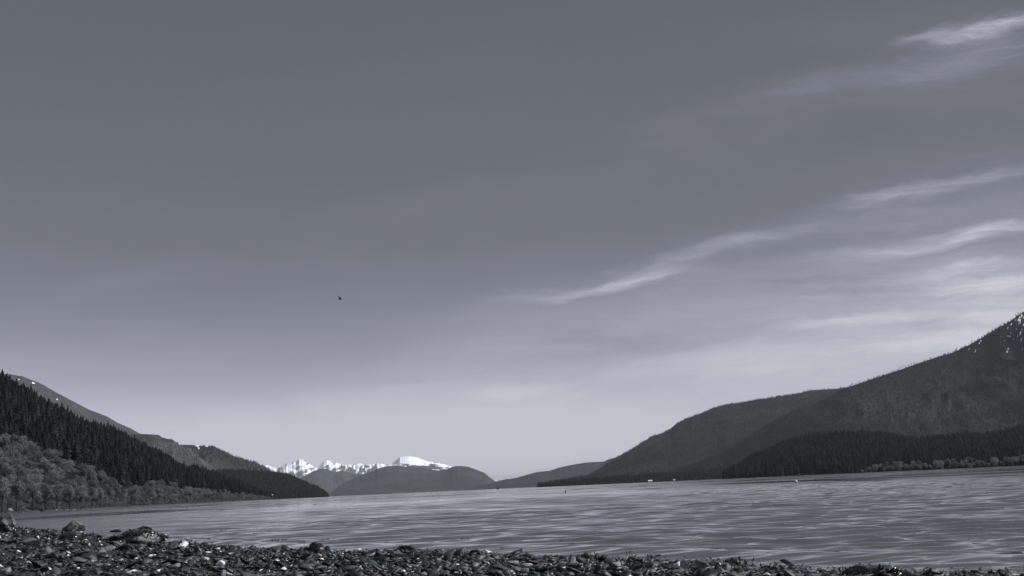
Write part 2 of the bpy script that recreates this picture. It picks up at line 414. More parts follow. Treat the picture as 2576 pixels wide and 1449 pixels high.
E_r = Ridge('bare_mountain', [(-900, 1560), (-500, 1500), (-200, 1482), (0, 1484), (45, 1490), (90, 1497), (148, 1520), (179, 1535), (224, 1562), (292, 1598), (359, 1634), (426, 1659), (471, 1686), (529, 1712), (561, 1731), (640, 1775), (720, 1830), (850, 1900)],
            2600, 4200, m_grass, 500, 60, amp=.10, jag=.0005, seed=71, gk=16)
C_r = Ridge('back_ridge', [(560, 1830), (680, 1785), (734, 1773), (771, 1774), (802, 1778), (852, 1779), (880, 1793), (911, 1806), (936, 1820), (962, 1828), (989, 1837), (1026, 1846), (1051, 1861), (1073, 1874), (1110, 1900), (1180, 1960)],
            3600, 4400, mat_forest_slope('back_ridge_slope', .024, .042, 26, .3, 260), 300, 50, drop=3, amp=.3, seed=81, gk=26)
D_r = Ridge('brushy_ridge', [(430, 1760), (500, 1735), (561, 1729), (635, 1733), (650, 1744), (691, 1753), (718, 1773), (762, 1786), (785, 1806), (802, 1827), (830, 1846), (868, 1874), (900, 1900), (960, 1950)],
            2700, 3400, m_mid, 300, 50, drop=2, amp=.3, jag=.0006, seed=91, gk=26)
B_r = Ridge('dark_headland', [(740, 1900), (820, 1885), (880, 1880), (955, 1878), (1020, 1884), (1076, 1887), (1119, 1893), (1157, 1897), (1197, 1917), (1228, 1933), (1250, 1941), (1274, 1952), (1299, 1967), (1309, 1978), (1314, 1990)],
            [(740, 2000), (1314, 2300)], [(740, 2700), (1200, 2800), (1314, 2400)], m_dark, 400, 50, drop=4, amp=.15, seed=101, gk=26)
LEFT_PTS = [(-1000, 1450), (-600, 1430), (-200, 1450), (0, 1495), (40, 1515), (81, 1545), (126, 1570), (170, 1595), (215, 1620), (269, 1645), (314, 1675), (368, 1690), (426, 1708), (493, 1740), (543, 1760), (583, 1783), (628, 1803), (673, 1826), (704, 1850), (736, 1864), (778, 1866), (833, 1884), (874, 1903), (917, 1920), (948, 1924), (998, 1944), (1050, 1968), (1085, 1984), (1110, 1993)]
A_r = Ridge('wooded_hillside', LEFT_PTS, [(-1000, 330), (0, 430), (300, 540), (600, 820), (900, 1250), (1110, 1950)], [(-1000, 900), (0, 1050), (300, 1200), (600, 1500), (900, 1800), (1110, 2050)],
            m_floor, 500, 70, drop=8, amp=.12, p=.95, seed=111, gk=20, dist=(1.2, 1.6))

# far ground so that nothing floats when seen from the side
link('seabed', grid_mesh('seabed', *np.meshgrid(np.array([-44500., 44500.]), np.array([-44500., 44500.])), np.full((2, 2), -14.0)), m_dark, kind='structure')

# ------------------------------------------------------------------ shore and beach
SHORE = [(-1200, 2118), (-400, 2112), (0, 2114), (200, 2124), (330, 2132), (420, 2150), (620, 2172), (740, 2176), (900, 2188), (1100, 2200), (1280, 2212), (1450, 2206), (1600, 2206), (1760, 2214), (1900, 2216), (2060, 2226), (2300, 2230), (2500, 2246), (2700, 2252), (2900, 2262), (3100, 2272), (3300, 2284), (3500, 2294), (3800, 2302), (4096, 2312), (4700, 2330), (5400, 2380)]
sa, sr = [], []
for p in SHORE:
    x, y = on_water(*p); sa.append(math.atan2(x, y)); sr.append(math.hypot(x, y))
order = np.argsort(sa); sa = np.array(sa)[order]; sr = np.array(sr)[order]
def shore_r(a): return np.interp(a, sa, sr)
def beach_z(a, r):
    rs = shore_r(a)
    d = rs - r
    x, y = r * np.sin(a), r * np.cos(a)
    z = np.where(d > 0, 0.30 * (1 - np.exp(-np.maximum(d, 0) / 16.0)), d * 0.035)
    z = z + (fbm(x * .35, y * .35, 3, 3) - .5) * 0.10 * np.clip(np.abs(d) * .25 + .25, 0, 1) + (fbm(x * 2.3, y * 2.3, 3, 5) - .5) * 0.035
    return z - 0.01
t = NT('beach_gravel'); p = t.coord()
vo = t.new('ShaderNodeTexVoronoi'); vo.inputs['Scale'].default_value = 14; t.l.new(p, vo.inputs['Vector'])
sc_ = t.new('ShaderNodeSeparateColor'); t.l.new(vo.outputs['Color'], sc_.inputs[0])
v = t.math('MULTIPLY_ADD', t.math('POWER', sc_.outputs[0], 3.0), .05, .008)
m_beach = t.done(t.grey(v), .5, .4, t.bump(vo.outputs['Distance'], .8, .05))
az = np.linspace(-1.25, 1.25, 420); rr_ = np.concatenate([np.geomspace(0.4, 12, 60), np.linspace(12, 90, 260)[1:]])
a2, r2 = np.meshgrid(az, rr_)
Zb = beach_z(a2, r2); Zb = np.maximum(Zb, -2.5)
link('beach', grid_mesh('beach', r2 * np.sin(a2), r2 * np.cos(a2), Zb), m_beach, kind='structure')
# ground behind the camera
xb, yb = np.meshgrid(np.linspace(-60, 60, 60), np.linspace(-60, .6, 40))
link('upper_beach', grid_mesh('upper_beach', xb, yb, 0.27 + (fbm(xb * .35, yb * .35, 3, 3) - .5) * .1 - yb * .015), m_beach, kind='structure')

# ------------------------------------------------------------------ water
t = NT('sea_water'); p = t.coord()
big = t.noise(t.mapping(p, (.35, 1, 1)), 1 / 45.0, 4, .6, .6)     # breeze patches
w1_ = t.noise(t.mapping(p, (.45, 1, 1), (0, 0, .12)), 1.7, 3, .5)
w2_ = t.noise(t.mapping(p, (.5, 1, 1), (0, 0, -.2)), .33, 4, .55)
w3_ = t.noise(t.mapping(p, (.4, 1, 1), (0, 0, .1)), .05, 4, .6)
b2_ = t.noise(t.mapping(p, (1, .30, 1), (0, 0, .05)), 1 / 16.0, 4, .6, .4)
b3_ = t.noise(t.mapping(p, (1, .30, 1), (0, 0, -.04)), 1 / 70.0, 5, .6, .4)
pat = t.math('ADD', t.math('MULTIPLY', big, .30), t.math('ADD', t.math('MULTIPLY', b2_, .40), t.math('MULTIPLY', b3_, .30)))
k = t.rng(pat, .40, .60, .25, 1.15)
h = t.math('ADD', t.math('MULTIPLY', w1_, .008), t.math('ADD', t.math('MULTIPLY', w2_, .045), t.math('MULTIPLY', w3_, .40)))
h = t.math('MULTIPLY', h, k)
nb = t.bump(h, 1.0, 1.0)
t.b.inputs['IOR'].default_value = 1.333
m_water = t.done(t.grey(t.rng(big, .3, .7, .075, .09)), t.rng(pat, .44, .56, .03, .23), .5, nb)
naz = 900
az = np.linspace(-1.2, 1.2, naz); rw = np.concatenate([np.geomspace(3.5, 8, 50)[:-1], np.geomspace(8, 60, 640)[:-1], np.geomspace(60, 500, 850)[:-1], np.geomspace(500, 44000, 120)])
a2, r2 = np.meshgrid(az, rw)
X, Y = r2 * np.sin(a2), r2 * np.cos(a2)
Zw = np.zeros_like(X)
dr = np.gradient(rw)[:, None] * np.ones_like(r2)
wr = np.random.default_rng(5)
near = np.clip((r2 - shore_r(a2)) / 4.0, 0.45, 1) * (1 + .45 * np.clip(a2 / .6, -.6, 1))
patch = .55 + .9 * fbm(X * .03, Y * .08, 3, 9)
for i in range(64):
    lam = 0.12 * (12 ** wr.random())
    th = wr.normal(0, .22) + .05
    amp = .0054 * lam * (.6 + .8 * wr.random()) * (1.0 if lam < 1.1 else 1.1 / lam)
    kx, ky = math.sin(th) * 2 * math.pi / lam, math.cos(th) * 2 * math.pi / lam
    fade = np.clip((lam / dr - 3) / 3, 0, 1)
    ph = kx * X + ky * Y + wr.random() * 6.28 + 1.6 * vnoise(X * .25, Y * .25, 40 + i)
    Zw += amp * fade * np.sin(ph)
Zw *= near * patch
sw = (shore_r(a2) - r2)
Zw += .045 * np.exp(-((sw + 1.9 + .8 * (vnoise(X * .3, Y * .3, 77) - .5)) / .75) ** 2)
Zw += .030 * np.exp(-((sw + 4.6 + 1.2 * (vnoise(X * .25, Y * .25, 78) - .5)) / .7) ** 2)
link('water', grid_mesh('water', X, Y, Zw), m_water, kind='structure')

# ------------------------------------------------------------------ trees
def conifer_crown(seed, tiers=15, br=8, base=.10, wid=.15, ragged=.25):
    g = np.random.default_rng(seed); V = []; F = []
    for i in range(tiers):
        u = i / (tiers - 1)
        z = base + (1 - base) * u ** .92
        R_ = wid * (1 - u) ** .75 * (1 - ragged + 2.2 * ragged * g.random()) + .010
        n = br if u < .7 else 5
        off = g.random() * 6.28
        for j in range(n):
            a = off + j * 6.283 / n + g.normal(0, .18)
            L = R_ * (.6 + .65 * g.random()); w = L * .42 + .012
            d = np.array([math.cos(a), math.sin(a)]); q = np.array([-d[1], d[0]])
            zz = z + g.normal(0, .01)
            tip = zz - L * (.25 + .35 * g.random())
            b = len(V)
            V += [(0, 0, zz + .035), (*(d * L * .55 + q * w), zz - L * .2), (*(d * L), tip), (*(d * L * .55 - q * w), zz - L * .2), (*(d * L * .45), zz - L * .55 - .02)]
            F += [(b, b + 1, b + 2), (b, b + 2, b + 3), (b + 1, b + 4, b + 2), (b + 3, b + 2, b + 4)]
    b = len(V); V += [(.006, 0, .93), (-.004, .005, .93), (-.004, -.005, .93), (0, 0, 1.02)]; F += [(b, b + 1, b + 3), (b + 1, b + 2, b + 3), (b + 2, b, b + 3)]
    return np.array(V, float), np.array(F)
def tube(pts, rads, n=6):
    V = []; F = []
    for (p, r) in zip(pts, rads):
        for j in range(n): V.append((p[0] + r * math.cos(j * 6.283 / n), p[1] + r * math.sin(j * 6.283 / n), p[2]))
    for i in range(len(pts) - 1):
        for j in range(n):
            a = i * n + j; b = i * n + (j + 1) % n
            F += [(a, b, b + n), (a, b + n, a + n)]
    return V, F
def small_conifer(seed):
    g = np.random.default_rng(seed); V = []; F = []
    for (z0, z1, w) in ((.05, .55, .17), (.32, .8, .12), (.6, 1.0, .07)):
        b = len(V); n = 6
        for j in range(n):
            a = j * 6.283 / n + g.random() * .5; r = w * (.6 + .7 * g.random())
            V.append((r * math.cos(a), r * math.sin(a), z0 + g.normal(0, .03)))
        V.append((0, 0, z1))
        F += [(b + j, b + (j + 1) % n, b + n) for j in range(n)]
    return np.array(V, float), np.array(F)
m_conifer = mat_obj('conifer_needles', .009, .030, .95, .03, .25, .5, obj=False)
m_conifer_s = mat_attr('conifer_needles_far', .007, .021, .95, .03, .25, .5)
m_trunk = mat_obj('conifer_bark', .03, .06, .9, .1, 1.0, .3, obj=False)
CR = []; TR = []
for k in range(7):
    v, f = conifer_crown(100 + k, 14 + k % 3, 7 + k % 3, .06 + .06 * (k % 3), .15 + .014 * k, .2 + .04 * k)
    me = mesh_arrays('crown', v, f); me.materials.append(m_conifer); CR.append((me, v, f))
tv, tf = tube([(0, 0, -.06), (0, 0, .3), (.003, 0, .97)], [.013, .010, .002])
ctrunk = mesh_arrays('trunk', np.array(tv), np.array(tf)); ctrunk.materials.append(m_trunk)

def scatter(ridge, n, x0, x1, t0, t1, h0, h1, seed, keep=None):
    g = np.random.default_rng(seed)
    a = g.uniform(sx_to_az(x0), sx_to_az(x1), n); t = g.uniform(t0, t1, n)
    # even density on the ground
    r = ridge.rf(a) + (ridge.rr(a) - ridge.rf(a)) * t
    ok = g.random(n) < r / r.max()
    if keep is not None: ok &= keep(a, t)
    a, t = a[ok], t[ok]
    X, Y, Z = ridge.pos(a, t)
    hh = g.uniform(h0, h1, len(a)) * (.75 + .5 * fbm(X / 60, Y / 60, 2, seed))
    return np.stack([X, Y, Z - .3], 1), hh, g

# the near hillside at the left: alders along the water, conifers above
def alder_top(a):
    xs = [(-1000, .22), (0, .20), (200, .19), (330, .13), (430, .12), (480, .06), (560, .05), (600, .12), (700, .12), (850, .12), (1000, .2), (1110, .25)]
    return np.interp(a, [sx_to_az(x) for x, _ in xs], [v for _, v in xs])
loc, hh, g = scatter(A_r, 13000, -500, 1100, .04, 1.0, 8.5, 15, 3, keep=lambda a, t: t > alder_top(a))
hh = hh * g.choice([.6, .8, .9, 1.0, 1.1, 1.35], len(hh))
d = np.hypot(loc[:, 0], loc[:, 1]); az_ = np.arctan2(loc[:, 0], loc[:, 1])
infr = (az_ > sx_to_az(-10)) & (az_ < sx_to_az(1105))
score = np.where(infr, hh / d, 0)
top = np.argsort(-score)[:300]; rest = np.setdiff1d(np.arange(len(d)), top)
for k, i in enumerate(top):
    h = float(hh[i]); root = link('conifer_tree', None, loc=tuple(loc[i]), rz=float(g.random() * 6.28),
        label='dark pointed conifer in the dense forest on the steep left hillside above the pale trees', category='conifer tree', group='conifers on the left hillside')
    w = h * (1.0 + .5 * g.random())
    root.scale = (w, w, h)
    link('crown', CR[k % 7][0], parent=root); link('trunk', ctrunk, parent=root)
allv = [(v, f) for _, v, f in CR]
def forest(name, loc, hh, g, variants, mat, wid=(1.0, 1.5)):
    n = len(hh); sc = np.stack([hh * g.uniform(*wid, n)] * 2 + [hh], 1)
    V, F, A = merge(variants, g.integers(0, len(variants), n), loc, sc, g.uniform(0, 6.28, n), g.random(n))
    return link(name, mesh_arrays(name, V, F, False, {'rnd': A}), mat, kind='stuff')
forest('conifer_forest', loc[rest], hh[rest], g, allv, m_conifer_s)
SMALL = [small_conifer(300 + k) for k in range(6)]
for nm, rd, n, x0, x1, t0, t1, h0, h1, sd in (
        ('headland_forest', L_r, 12000, 2895, 4500, .02, 1.03, 11, 19, 21),
        ('shore_forest', M_r, 3500, 2150, 3000, .03, 1.0, 8, 17, 22),
        ('high_mountain_forest', K_r, 16000, 2700, 4500, .02, 1.01, 8, 14, 23),
        ('mountain_forest', J_r, 12000, 2200, 3450, .05, 1.0, 8, 14, 24),
        ('dark_headland_forest', B_r, 8000, 760, 1314, .02, 1.02, 7, 13, 25),
        ('back_ridge_forest', C_r, 700, 800, 1100, .75, 1.0, 7, 12, 26)):
    lo_, h_, g_ = scatter(rd, n, x0, x1, t0, t1, h0, h1, sd)
    forest(nm, lo_, h_, g_, SMALL if nm not in ('headland_forest',) else [small_conifer(330 + q) for q in range(4)] + [(conifer_crown(200 + q, 8, 5)) for q in range(3)], m_conifer_s)
lo_, h_, g_ = scatter(D_r, 500, 560, 800, .3, 1.0, 4, 9, 27)
forest('scrub_conifers', lo_, h_, g_, SMALL, m_conifer_s)

# broadleaf trees
t = NT('alder_twigs'); oi = t.new('ShaderNodeObjectInfo')
v = t.math('MULTIPLY', t.math('MULTIPLY_ADD', oi.outputs['Random'], .11, .13), t.rng(t.noise(t.coord(), .35, 4, .65), .3, .7, .75, 1.25))
tl_ = t.new('ShaderNodeBsdfTranslucent'); gc = t.grey(v); t.l.new(gc, tl_.inputs[0]); ms = t.new('ShaderNodeMixShader'); ms.inputs[0].default_value = .5
t.l.new(t.b.outputs[0], ms.inputs[1]); t.l.new(tl_.outputs[0], ms.inputs[2]); t.l.new(ms.outputs[0], t.n['Material Output'].inputs['Surface'])
m_leaf = t.done(gc, .95, .05)
m_abark = mat_obj('alder_bark', .015, .03, .9, .1, 1.0, .3, obj=False)
def alder(seed, spread=.30, z0=.38, n=1300, lobes=9):
    g = np.random.default_rng(seed); V = []; F = []
    cs = []
    for i in range(lobes):
        a = i * 6.283 * .382 + g.random(); u = g.random() ** .5
        zc = z0 + .1 + (.88 - z0 - .1) * g.random()
        wr_ = spread * (1 - ((zc - .62) / .5) ** 2 * .6)
        cs.append((wr_ * u * .75 * math.cos(a), wr_ * u * .75 * math.sin(a), zc, .10 + .07 * g.random()))
    cs.append((0, 0, .86, .12))
    for i in range(n):
        c = cs[g.integers(len(cs))]
        d = g.normal(size=3); d /= np.linalg.norm(d); rr = c[3] * (g.random() ** .35)
        p = np.array(c[:3]) + d * rr * np.array([1.15, 1.15, .85])
        s = .010 + .012 * g.random()
        u = g.normal(size=3); u /= np.linalg.norm(u); w = np.cross(u, d + .01); w /= np.linalg.norm(w) + 1e-6
        b = len(V); V += [p - u * s * 1.5, p + w * s, p + u * s * 1.5, p - w * s]; F.append((b, b + 1, b + 2, b + 3))
    TV, TF = tube([(0, 0, -.05), (.004, 0, .25), (.0, .006, .5), (.004, 0, .8)], [.016, .012, .008, .002])
    for c in cs[:6]:
        zs = max(.22, c[2] - .28)
        v2, f2 = tube([(0, 0, zs), (c[0] * .6, c[1] * .6, (zs + c[2]) / 2), (c[0], c[1], c[2])], [.006, .004, .001], 4)
        o = len(TV); TV += v2; TF += [tuple(q + o for q in x) for x in f2]
    return (np.array(V), np.array(F)), (np.array(TV), np.array(TF))
AL = []
for k in range(6):
    (v, f), (v2, f2) = alder(500 + k, .26 + .03 * (k % 3), .34 + .05 * (k % 2), 1300, 9 + k % 3)
    a_ = mesh_arrays('crown', v, f); a_.materials.append(m_leaf)
    b_ = mesh_arrays('trunk', v2, f2); b_.materials.append(m_abark)
    AL.append((a_, b_))
FRT = []
for k in range(3):
    (v, f), (v2, f2) = alder(550 + k, .30, .48, 1300, 9)
    v2 = v2 * np.where((v2[:, 2] < .99)[:, None], np.array([2.6, 2.6, 1]), 1)
    a_ = mesh_arrays('crown', v, f); a_.materials.append(m_leaf); b_ = mesh_arrays('trunk', v2, f2); b_.materials.append(m_abark); FRT.append((a_, b_))
SH = []
for k in range(4):
    (v, f), (v2, f2) = alder(600 + k, .5, .0, 600, 9)
    v = v * np.array([1.3, 1.3, 1]); a_ = mesh_arrays('foliage', v, f); a_.materials.append(m_leaf); b_ = mesh_arrays('stem', v2, f2); b_.materials.append(m_abark)
    SH.append((a_, b_))
gA = np.random.default_rng(77)
def put_tree(name, parts, names, pos, h, w, **props):
    r_ = link(name, None, loc=tuple(float(q) for q in pos), rz=float(gA.random() * 6.28), **props)
    r_.scale = (w, w, h)
    for me, nm in zip(parts, names): link(nm, me, parent=r_)
    return r_
def ridge_point(rd, sx_, t_):
    a = np.array([sx_to_az(sx_)]); x, y, z = rd.pos(a, np.array([t_])); return (x[0], y[0], z[0] - .2)
ords = ['first', 'second', 'third', 'fourth', 'fifth', 'sixth', 'seventh', 'eighth', 'ninth']
for k, sx_ in enumerate([8, 68, 130, 183, 227, 279, 324, 366, 401]):
    pos = ridge_point(A_r, sx_, .004)
    h = [17, 16.5, 17, 16, 16, 15.5, 16, 15.5, 15.5][k]
    put_tree('alder_tree', FRT[k % 3], ('crown', 'trunk'), pos, h, h * .62,
             label=f'pale alder with straight bare trunk in the left front row, {ords[k]} from the left edge', category='broadleaf tree', group='front row of alders on the left shore')
for row, (t_, h0, step) in enumerate(((.022, 10, 30), (.045, 12, 28), (.08, 13, 26), (.12, 13, 26), (.155, 13, 24), (.19, 12, 24))):
    s_ = -120.0
    while s_ < 1090:
        if t_ < alder_top(np.array([sx_to_az(s_)]))[0] + .01:
            pos = ridge_point(A_r, s_, t_ + gA.normal(0, .006)); h = h0 * (.6 + .7 * gA.random()) * float(np.interp(s_, [700, 1080], [1, .45]))
            put_tree('alder_tree', AL[gA.integers(6)], ('crown', 'trunk'), pos, h, h * (.8 + .35 * gA.random()),
                     label='pale rounded alder in the light grey band of trees below the dark left hillside forest', category='broadleaf tree', group='pale alders along the left shore')
        rr0 = float(A_r.rf(np.array([sx_to_az(s_)]))[0])
        s_ += step * 1.25 * 520 / rr0 * (.7 + .6 * gA.random()) * (1.15 if s_ > 600 else 1)
s_ = -60.0
while s_ < 1060:
    pos = ridge_point(A_r, s_, (.010 + .02 * gA.random())); h = 2 + 3.5 * gA.random()
    put_tree('shore_bush', SH[gA.integers(4)], ('foliage', 'stem'), pos, h, h * (.9 + .5 * gA.random()),
             label='low pale bush between the trunks just above the far left shoreline', category='bush', group='bushes on the left shore')
    rr0 = float(A_r.rf(np.array([sx_to_az(s_)]))[0]); s_ += 11 * 520 / rr0 * (.6 + .8 * gA.random()) * (1.3 if s_ > 500 else 1)
for row, (t_, h0) in enumerate(((.010, 11), (.028, 13), (.05, 13))):
    s_ = 3450.0 + row * 25
    while s_ < 4190:
        pos = ridge_point(L_r, s_, t_ + gA.normal(0, .006)); h = h0 * (.7 + .6 * gA.random())
        put_tree('shore_tree', AL[gA.integers(6)], ('crown', 'trunk'), pos, h, h * (.95 + .4 * gA.random()),
                 label='small pale leafy tree along the right shoreline in front of the dark headland forest', category='broadleaf tree', group='pale trees along the right shore')
        s_ += 26 * (.6 + .8 * gA.random())

# ------------------------------------------------------------------ stones
def hull(seed, n=14, flat=.5, ang=.25, rnd=1.0):
    g = np.random.default_rng(seed)
    bm = bmesh.new()
    for i in range(n):
        d = g.normal(size=3); d /= np.linalg.norm(d); d *= (1 - ang * g.random())
        bm.verts.new((d[0] * .5, d[1] * .5 * (.55 + .35 * ((seed * 7) % 10) / 10), d[2] * .5 * flat))
    r_ = bmesh.ops.convex_hull(bm, input=bm.verts)
    bmesh.ops.delete(bm, geom=list({v for v in r_['geom_interior'] if isinstance(v, bmesh.types.BMVert)}), context='VERTS')
    bmesh.ops.triangulate(bm, faces=bm.faces)
    bm.verts.index_update()
    V = np.array([v.co[:] for v in bm.verts]); F = np.array([[v.index for v in f.verts] for f in bm.faces]); bm.free()
    return V, F
def rough_hull(seed, n, flat, ang, sub=2, amp=.05, verts=None):
    V, F = hull(seed, n, flat, ang) if verts is None else verts
    me = mesh_arrays('tmp', V, F)
    bm = bmesh.new(); bm.from_mesh(me); bpy.data.meshes.remove(me)
    bmesh.ops.bevel(bm, geom=list(bm.edges), offset=.02, segments=1, affect='EDGES')
    bmesh.ops.triangulate(bm, faces=bm.faces)
    bmesh.ops.subdivide_edges(bm, edges=list(bm.edges), cuts=sub, use_grid_fill=True)
    bm.verts.index_update()
    co = np.array([v.co[:] for v in bm.verts])
    nn = np.stack([fbm(co[:, 0] * 5 + 9, co[:, 1] * 5 + co[:, 2] * 7, 4, seed), fbm(co[:, 1] * 5 + 3, co[:, 2] * 5 + co[:, 0] * 6, 4, seed + 1), fbm(co[:, 2] * 6, co[:, 0] * 5 - co[:, 1] * 5, 4, seed + 2)], 1) - .5
    co = co + nn * amp * 2
    for v, c in zip(bm.verts, co): v.co = c
    bmesh.ops.triangulate(bm, faces=bm.faces)
    me = bpy.data.meshes.new('stone'); bm.to_mesh(me); bm.free()
    return me
def stone_mat(name, lo, hi, rough, tex=.5, obj=True, attr=False, ns=5.0):
    t = NT(name)
    if attr:
        a = t.new('ShaderNodeAttribute'); a.attribute_name = 'rnd'; r_ = a.outputs['Fac']
    else: r_ = t.new('ShaderNodeObjectInfo').outputs['Random']
    v = t.math('MULTIPLY_ADD', t.math('POWER', r_, 2.4), hi - lo, lo)
    if attr: v = t.math('ADD', v, t.math('MULTIPLY', t.math('GREATER_THAN', r_, .96), .5))  # a few white pebbles; their white also stands in for sun sparkle
    c = t.coord()
    b = t.noise(c, ns, 5, .65, .6); b2 = t.noise(c, ns * 6, 3, .6)
    v = t.math('MULTIPLY', v, t.rng(b, .3, .7, 1 - tex, 1 + tex))
    sp = t.rng(b2, .66, .72)
    v = t.math('ADD', v, t.math('MULTIPLY', sp, .10))
    return t.done(t.grey(v), t.rng(b, .35, .65, rough, min(1, rough + .3)), .5, t.bump(t.math('ADD', b, t.math('MULTIPLY', b2, .4)), .5, .03))
m_gravel = stone_mat('shingle', .005, .085, .32, attr=True, ns=9)
m_stone = stone_mat('slate_stone', .006, .085, .34)
m_darkst = stone_mat('dark_wet_stone', .012, .03, .22)
m_palest = stone_mat('pale_stone', .10, .20, .5, .35)
m_white = stone_mat('white_quartz', .70, .80, .5, .15)
HS = [hull(700 + k, 7 + k % 5, .22 + .08 * (k % 5), .5) for k in range(22)]
def rots(n, g, tilt=.28):
    ax, ay, az_ = g.normal(0, tilt, n), g.normal(0, tilt, n), g.uniform(0, 6.28, n)
    cx, sx_, cy, sy, cz, sz = np.cos(ax), np.sin(ax), np.cos(ay), np.sin(ay), np.cos(az_), np.sin(az_)
    Rx = np.zeros((n, 3, 3)); Rx[:, 0, 0] = 1; Rx[:, 1, 1] = cx; Rx[:, 1, 2] = -sx_; Rx[:, 2, 1] = sx_; Rx[:, 2, 2] = cx
    Ry = np.zeros((n, 3, 3)); Ry[:, 1, 1] = 1; Ry[:, 0, 0] = cy; Ry[:, 0, 2] = sy; Ry[:, 2, 0] = -sy; Ry[:, 2, 2] = cy
    Rz = np.zeros((n, 3, 3)); Rz[:, 2, 2] = 1; Rz[:, 0, 0] = cz; Rz[:, 0, 1] = -sz; Rz[:, 1, 0] = sz; Rz[:, 1, 1] = cz
    return Rx @ Ry @ Rz
gS = np.random.default_rng(9)
N = 46000
a = gS.uniform(-.80, .80, N); rs = shore_r(a)
rmin = 6.0
r = rmin * (rs * 1.02 / rmin) ** gS.random(N)
ok = (r < rs + .5)
a, r, rs = a[ok], r[ok], rs[ok]
size = np.clip(np.exp(gS.normal(math.log(.092), .48, len(a))), .035, .32) * np.clip(r / 14, .85, 2.0) ** .6
x, y = r * np.sin(a), r * np.cos(a); z = beach_z(a, r)
# the largest that show are things of their own; the rest is shingle
inframe = (np.abs(a) < .60) & (z > -.02) & (z < 1)
# visible when above the frame's lower edge
ex, ey, ez = x, y, z + size * .2 - CAM_H
P3 = np.stack([ex, ey, ez], 1); px = P3 @ RX / (P3 @ F_) * FOC + 512; py = 288 - P3 @ UX / (P3 @ F_) * FOC
vis = (px > 2) & (px < 1022) & (py < 574) & (z > 0.0)
score = np.where(vis, size / r * (1 + .0 * r), 0)
topS = np.argsort(-score)[:262]
mask = np.ones(len(a), bool); mask[topS] = False
sc3 = np.stack([size * gS.uniform(.8, 1.5, len(a)), size * gS.uniform(.8, 1.2, len(a)), size * gS.uniform(.6, 1.1, len(a))], 1)
RT = rots(len(a), gS)
loc = np.stack([x, y, z + size * .12], 1)
V, F, A = merge(HS, gS.integers(0, 22, mask.sum()), loc[mask], sc3[mask], RT[mask], gS.random(mask.sum()))
link('shingle', mesh_arrays('shingle', V, F, False, {'rnd': A}), m_gravel, kind='stuff')
RM = [rough_hull(800 + k, 8 + k % 4, .30 + .08 * (k % 5), .5, 1, .02) for k in range(14)]
RMd = []
for mt in (m_stone, m_palest):
    l_ = []
    for me in RM:
        c_ = me.copy(); c_.materials.append(mt); l_.append(c_)
    RMd.append(l_)
for k, i in enumerate(topS):
    pale = (k % 9 == 4)
    o = link('beach_stone', RMd[1 if pale else 0][k % 14], loc=tuple(float(q) for q in loc[i]),
             label='pale grey stone lying among the darker shingle of the beach' if pale else 'dark slaty stone lying loose on the shingle beach among smaller pebbles',
             category='stone', group='pale stones on the beach' if pale else 'dark stones on the beach')
    o.rotation_euler = (gS.normal(0, .3), gS.normal(0, .3), gS.uniform(0, 6.28)); o.scale = tuple(float(q) for q in sc3[i])

# seaweed
m_weed = mat_attr('wet_rockweed', .010, .035, .25, .5, 20.0, .5)
def weed(seed, n, shape, blade=.06):
    """shape(u1,u2)->point on the thing and outward normal; blades droop from it"""
    g = np.random.default_rng(seed); V = []; F = []; A = []
    for i in range(n):
        p, nr_ = shape(g)
        b = len(V); q = g.normal(size=3); q -= nr_ * q.dot(nr_); q /= np.linalg.norm(q) + 1e-6
        L = blade * (.5 + g.random()); w = L * .18
        s = np.cross(nr_, q)
        V += [p - s * w, p + s * w, p + q * L * .6 + nr_ * L * .18 + s * w, p + q * L * .6 + nr_ * L * .15 - s * w, p + q * L + nr_ * L * .1 + s * w * .3]
        F += [(b, b + 1, b + 2), (b, b + 2, b + 3), (b + 3, b + 2, b + 4)]; A += [g.random()] * 5
    return mesh_arrays('seaweed', np.array(V), np.array(F), False, {'rnd': A})

def place(sx_, sy_):
    """source pixel of a thing's base -> point on the beach"""
    dd = ray(sx_, sy_); a_ = math.atan2(dd[0], dd[1]); hr = math.hypot(dd[0], dd[1])
    rr = np.linspace(3, 90, 3000)
    zz = np.maximum(beach_z(np.full_like(rr, a_), rr), 0)
    line = CAM_H + dd[2] / hr * rr
    k = np.nonzero(line <= zz)[0]
    r_ = rr[k[0]] if len(k) else 60
    return r_ * math.sin(a_), r_ * math.cos(a_), float(zz[k[0]]) if len(k) else 0.0, r_
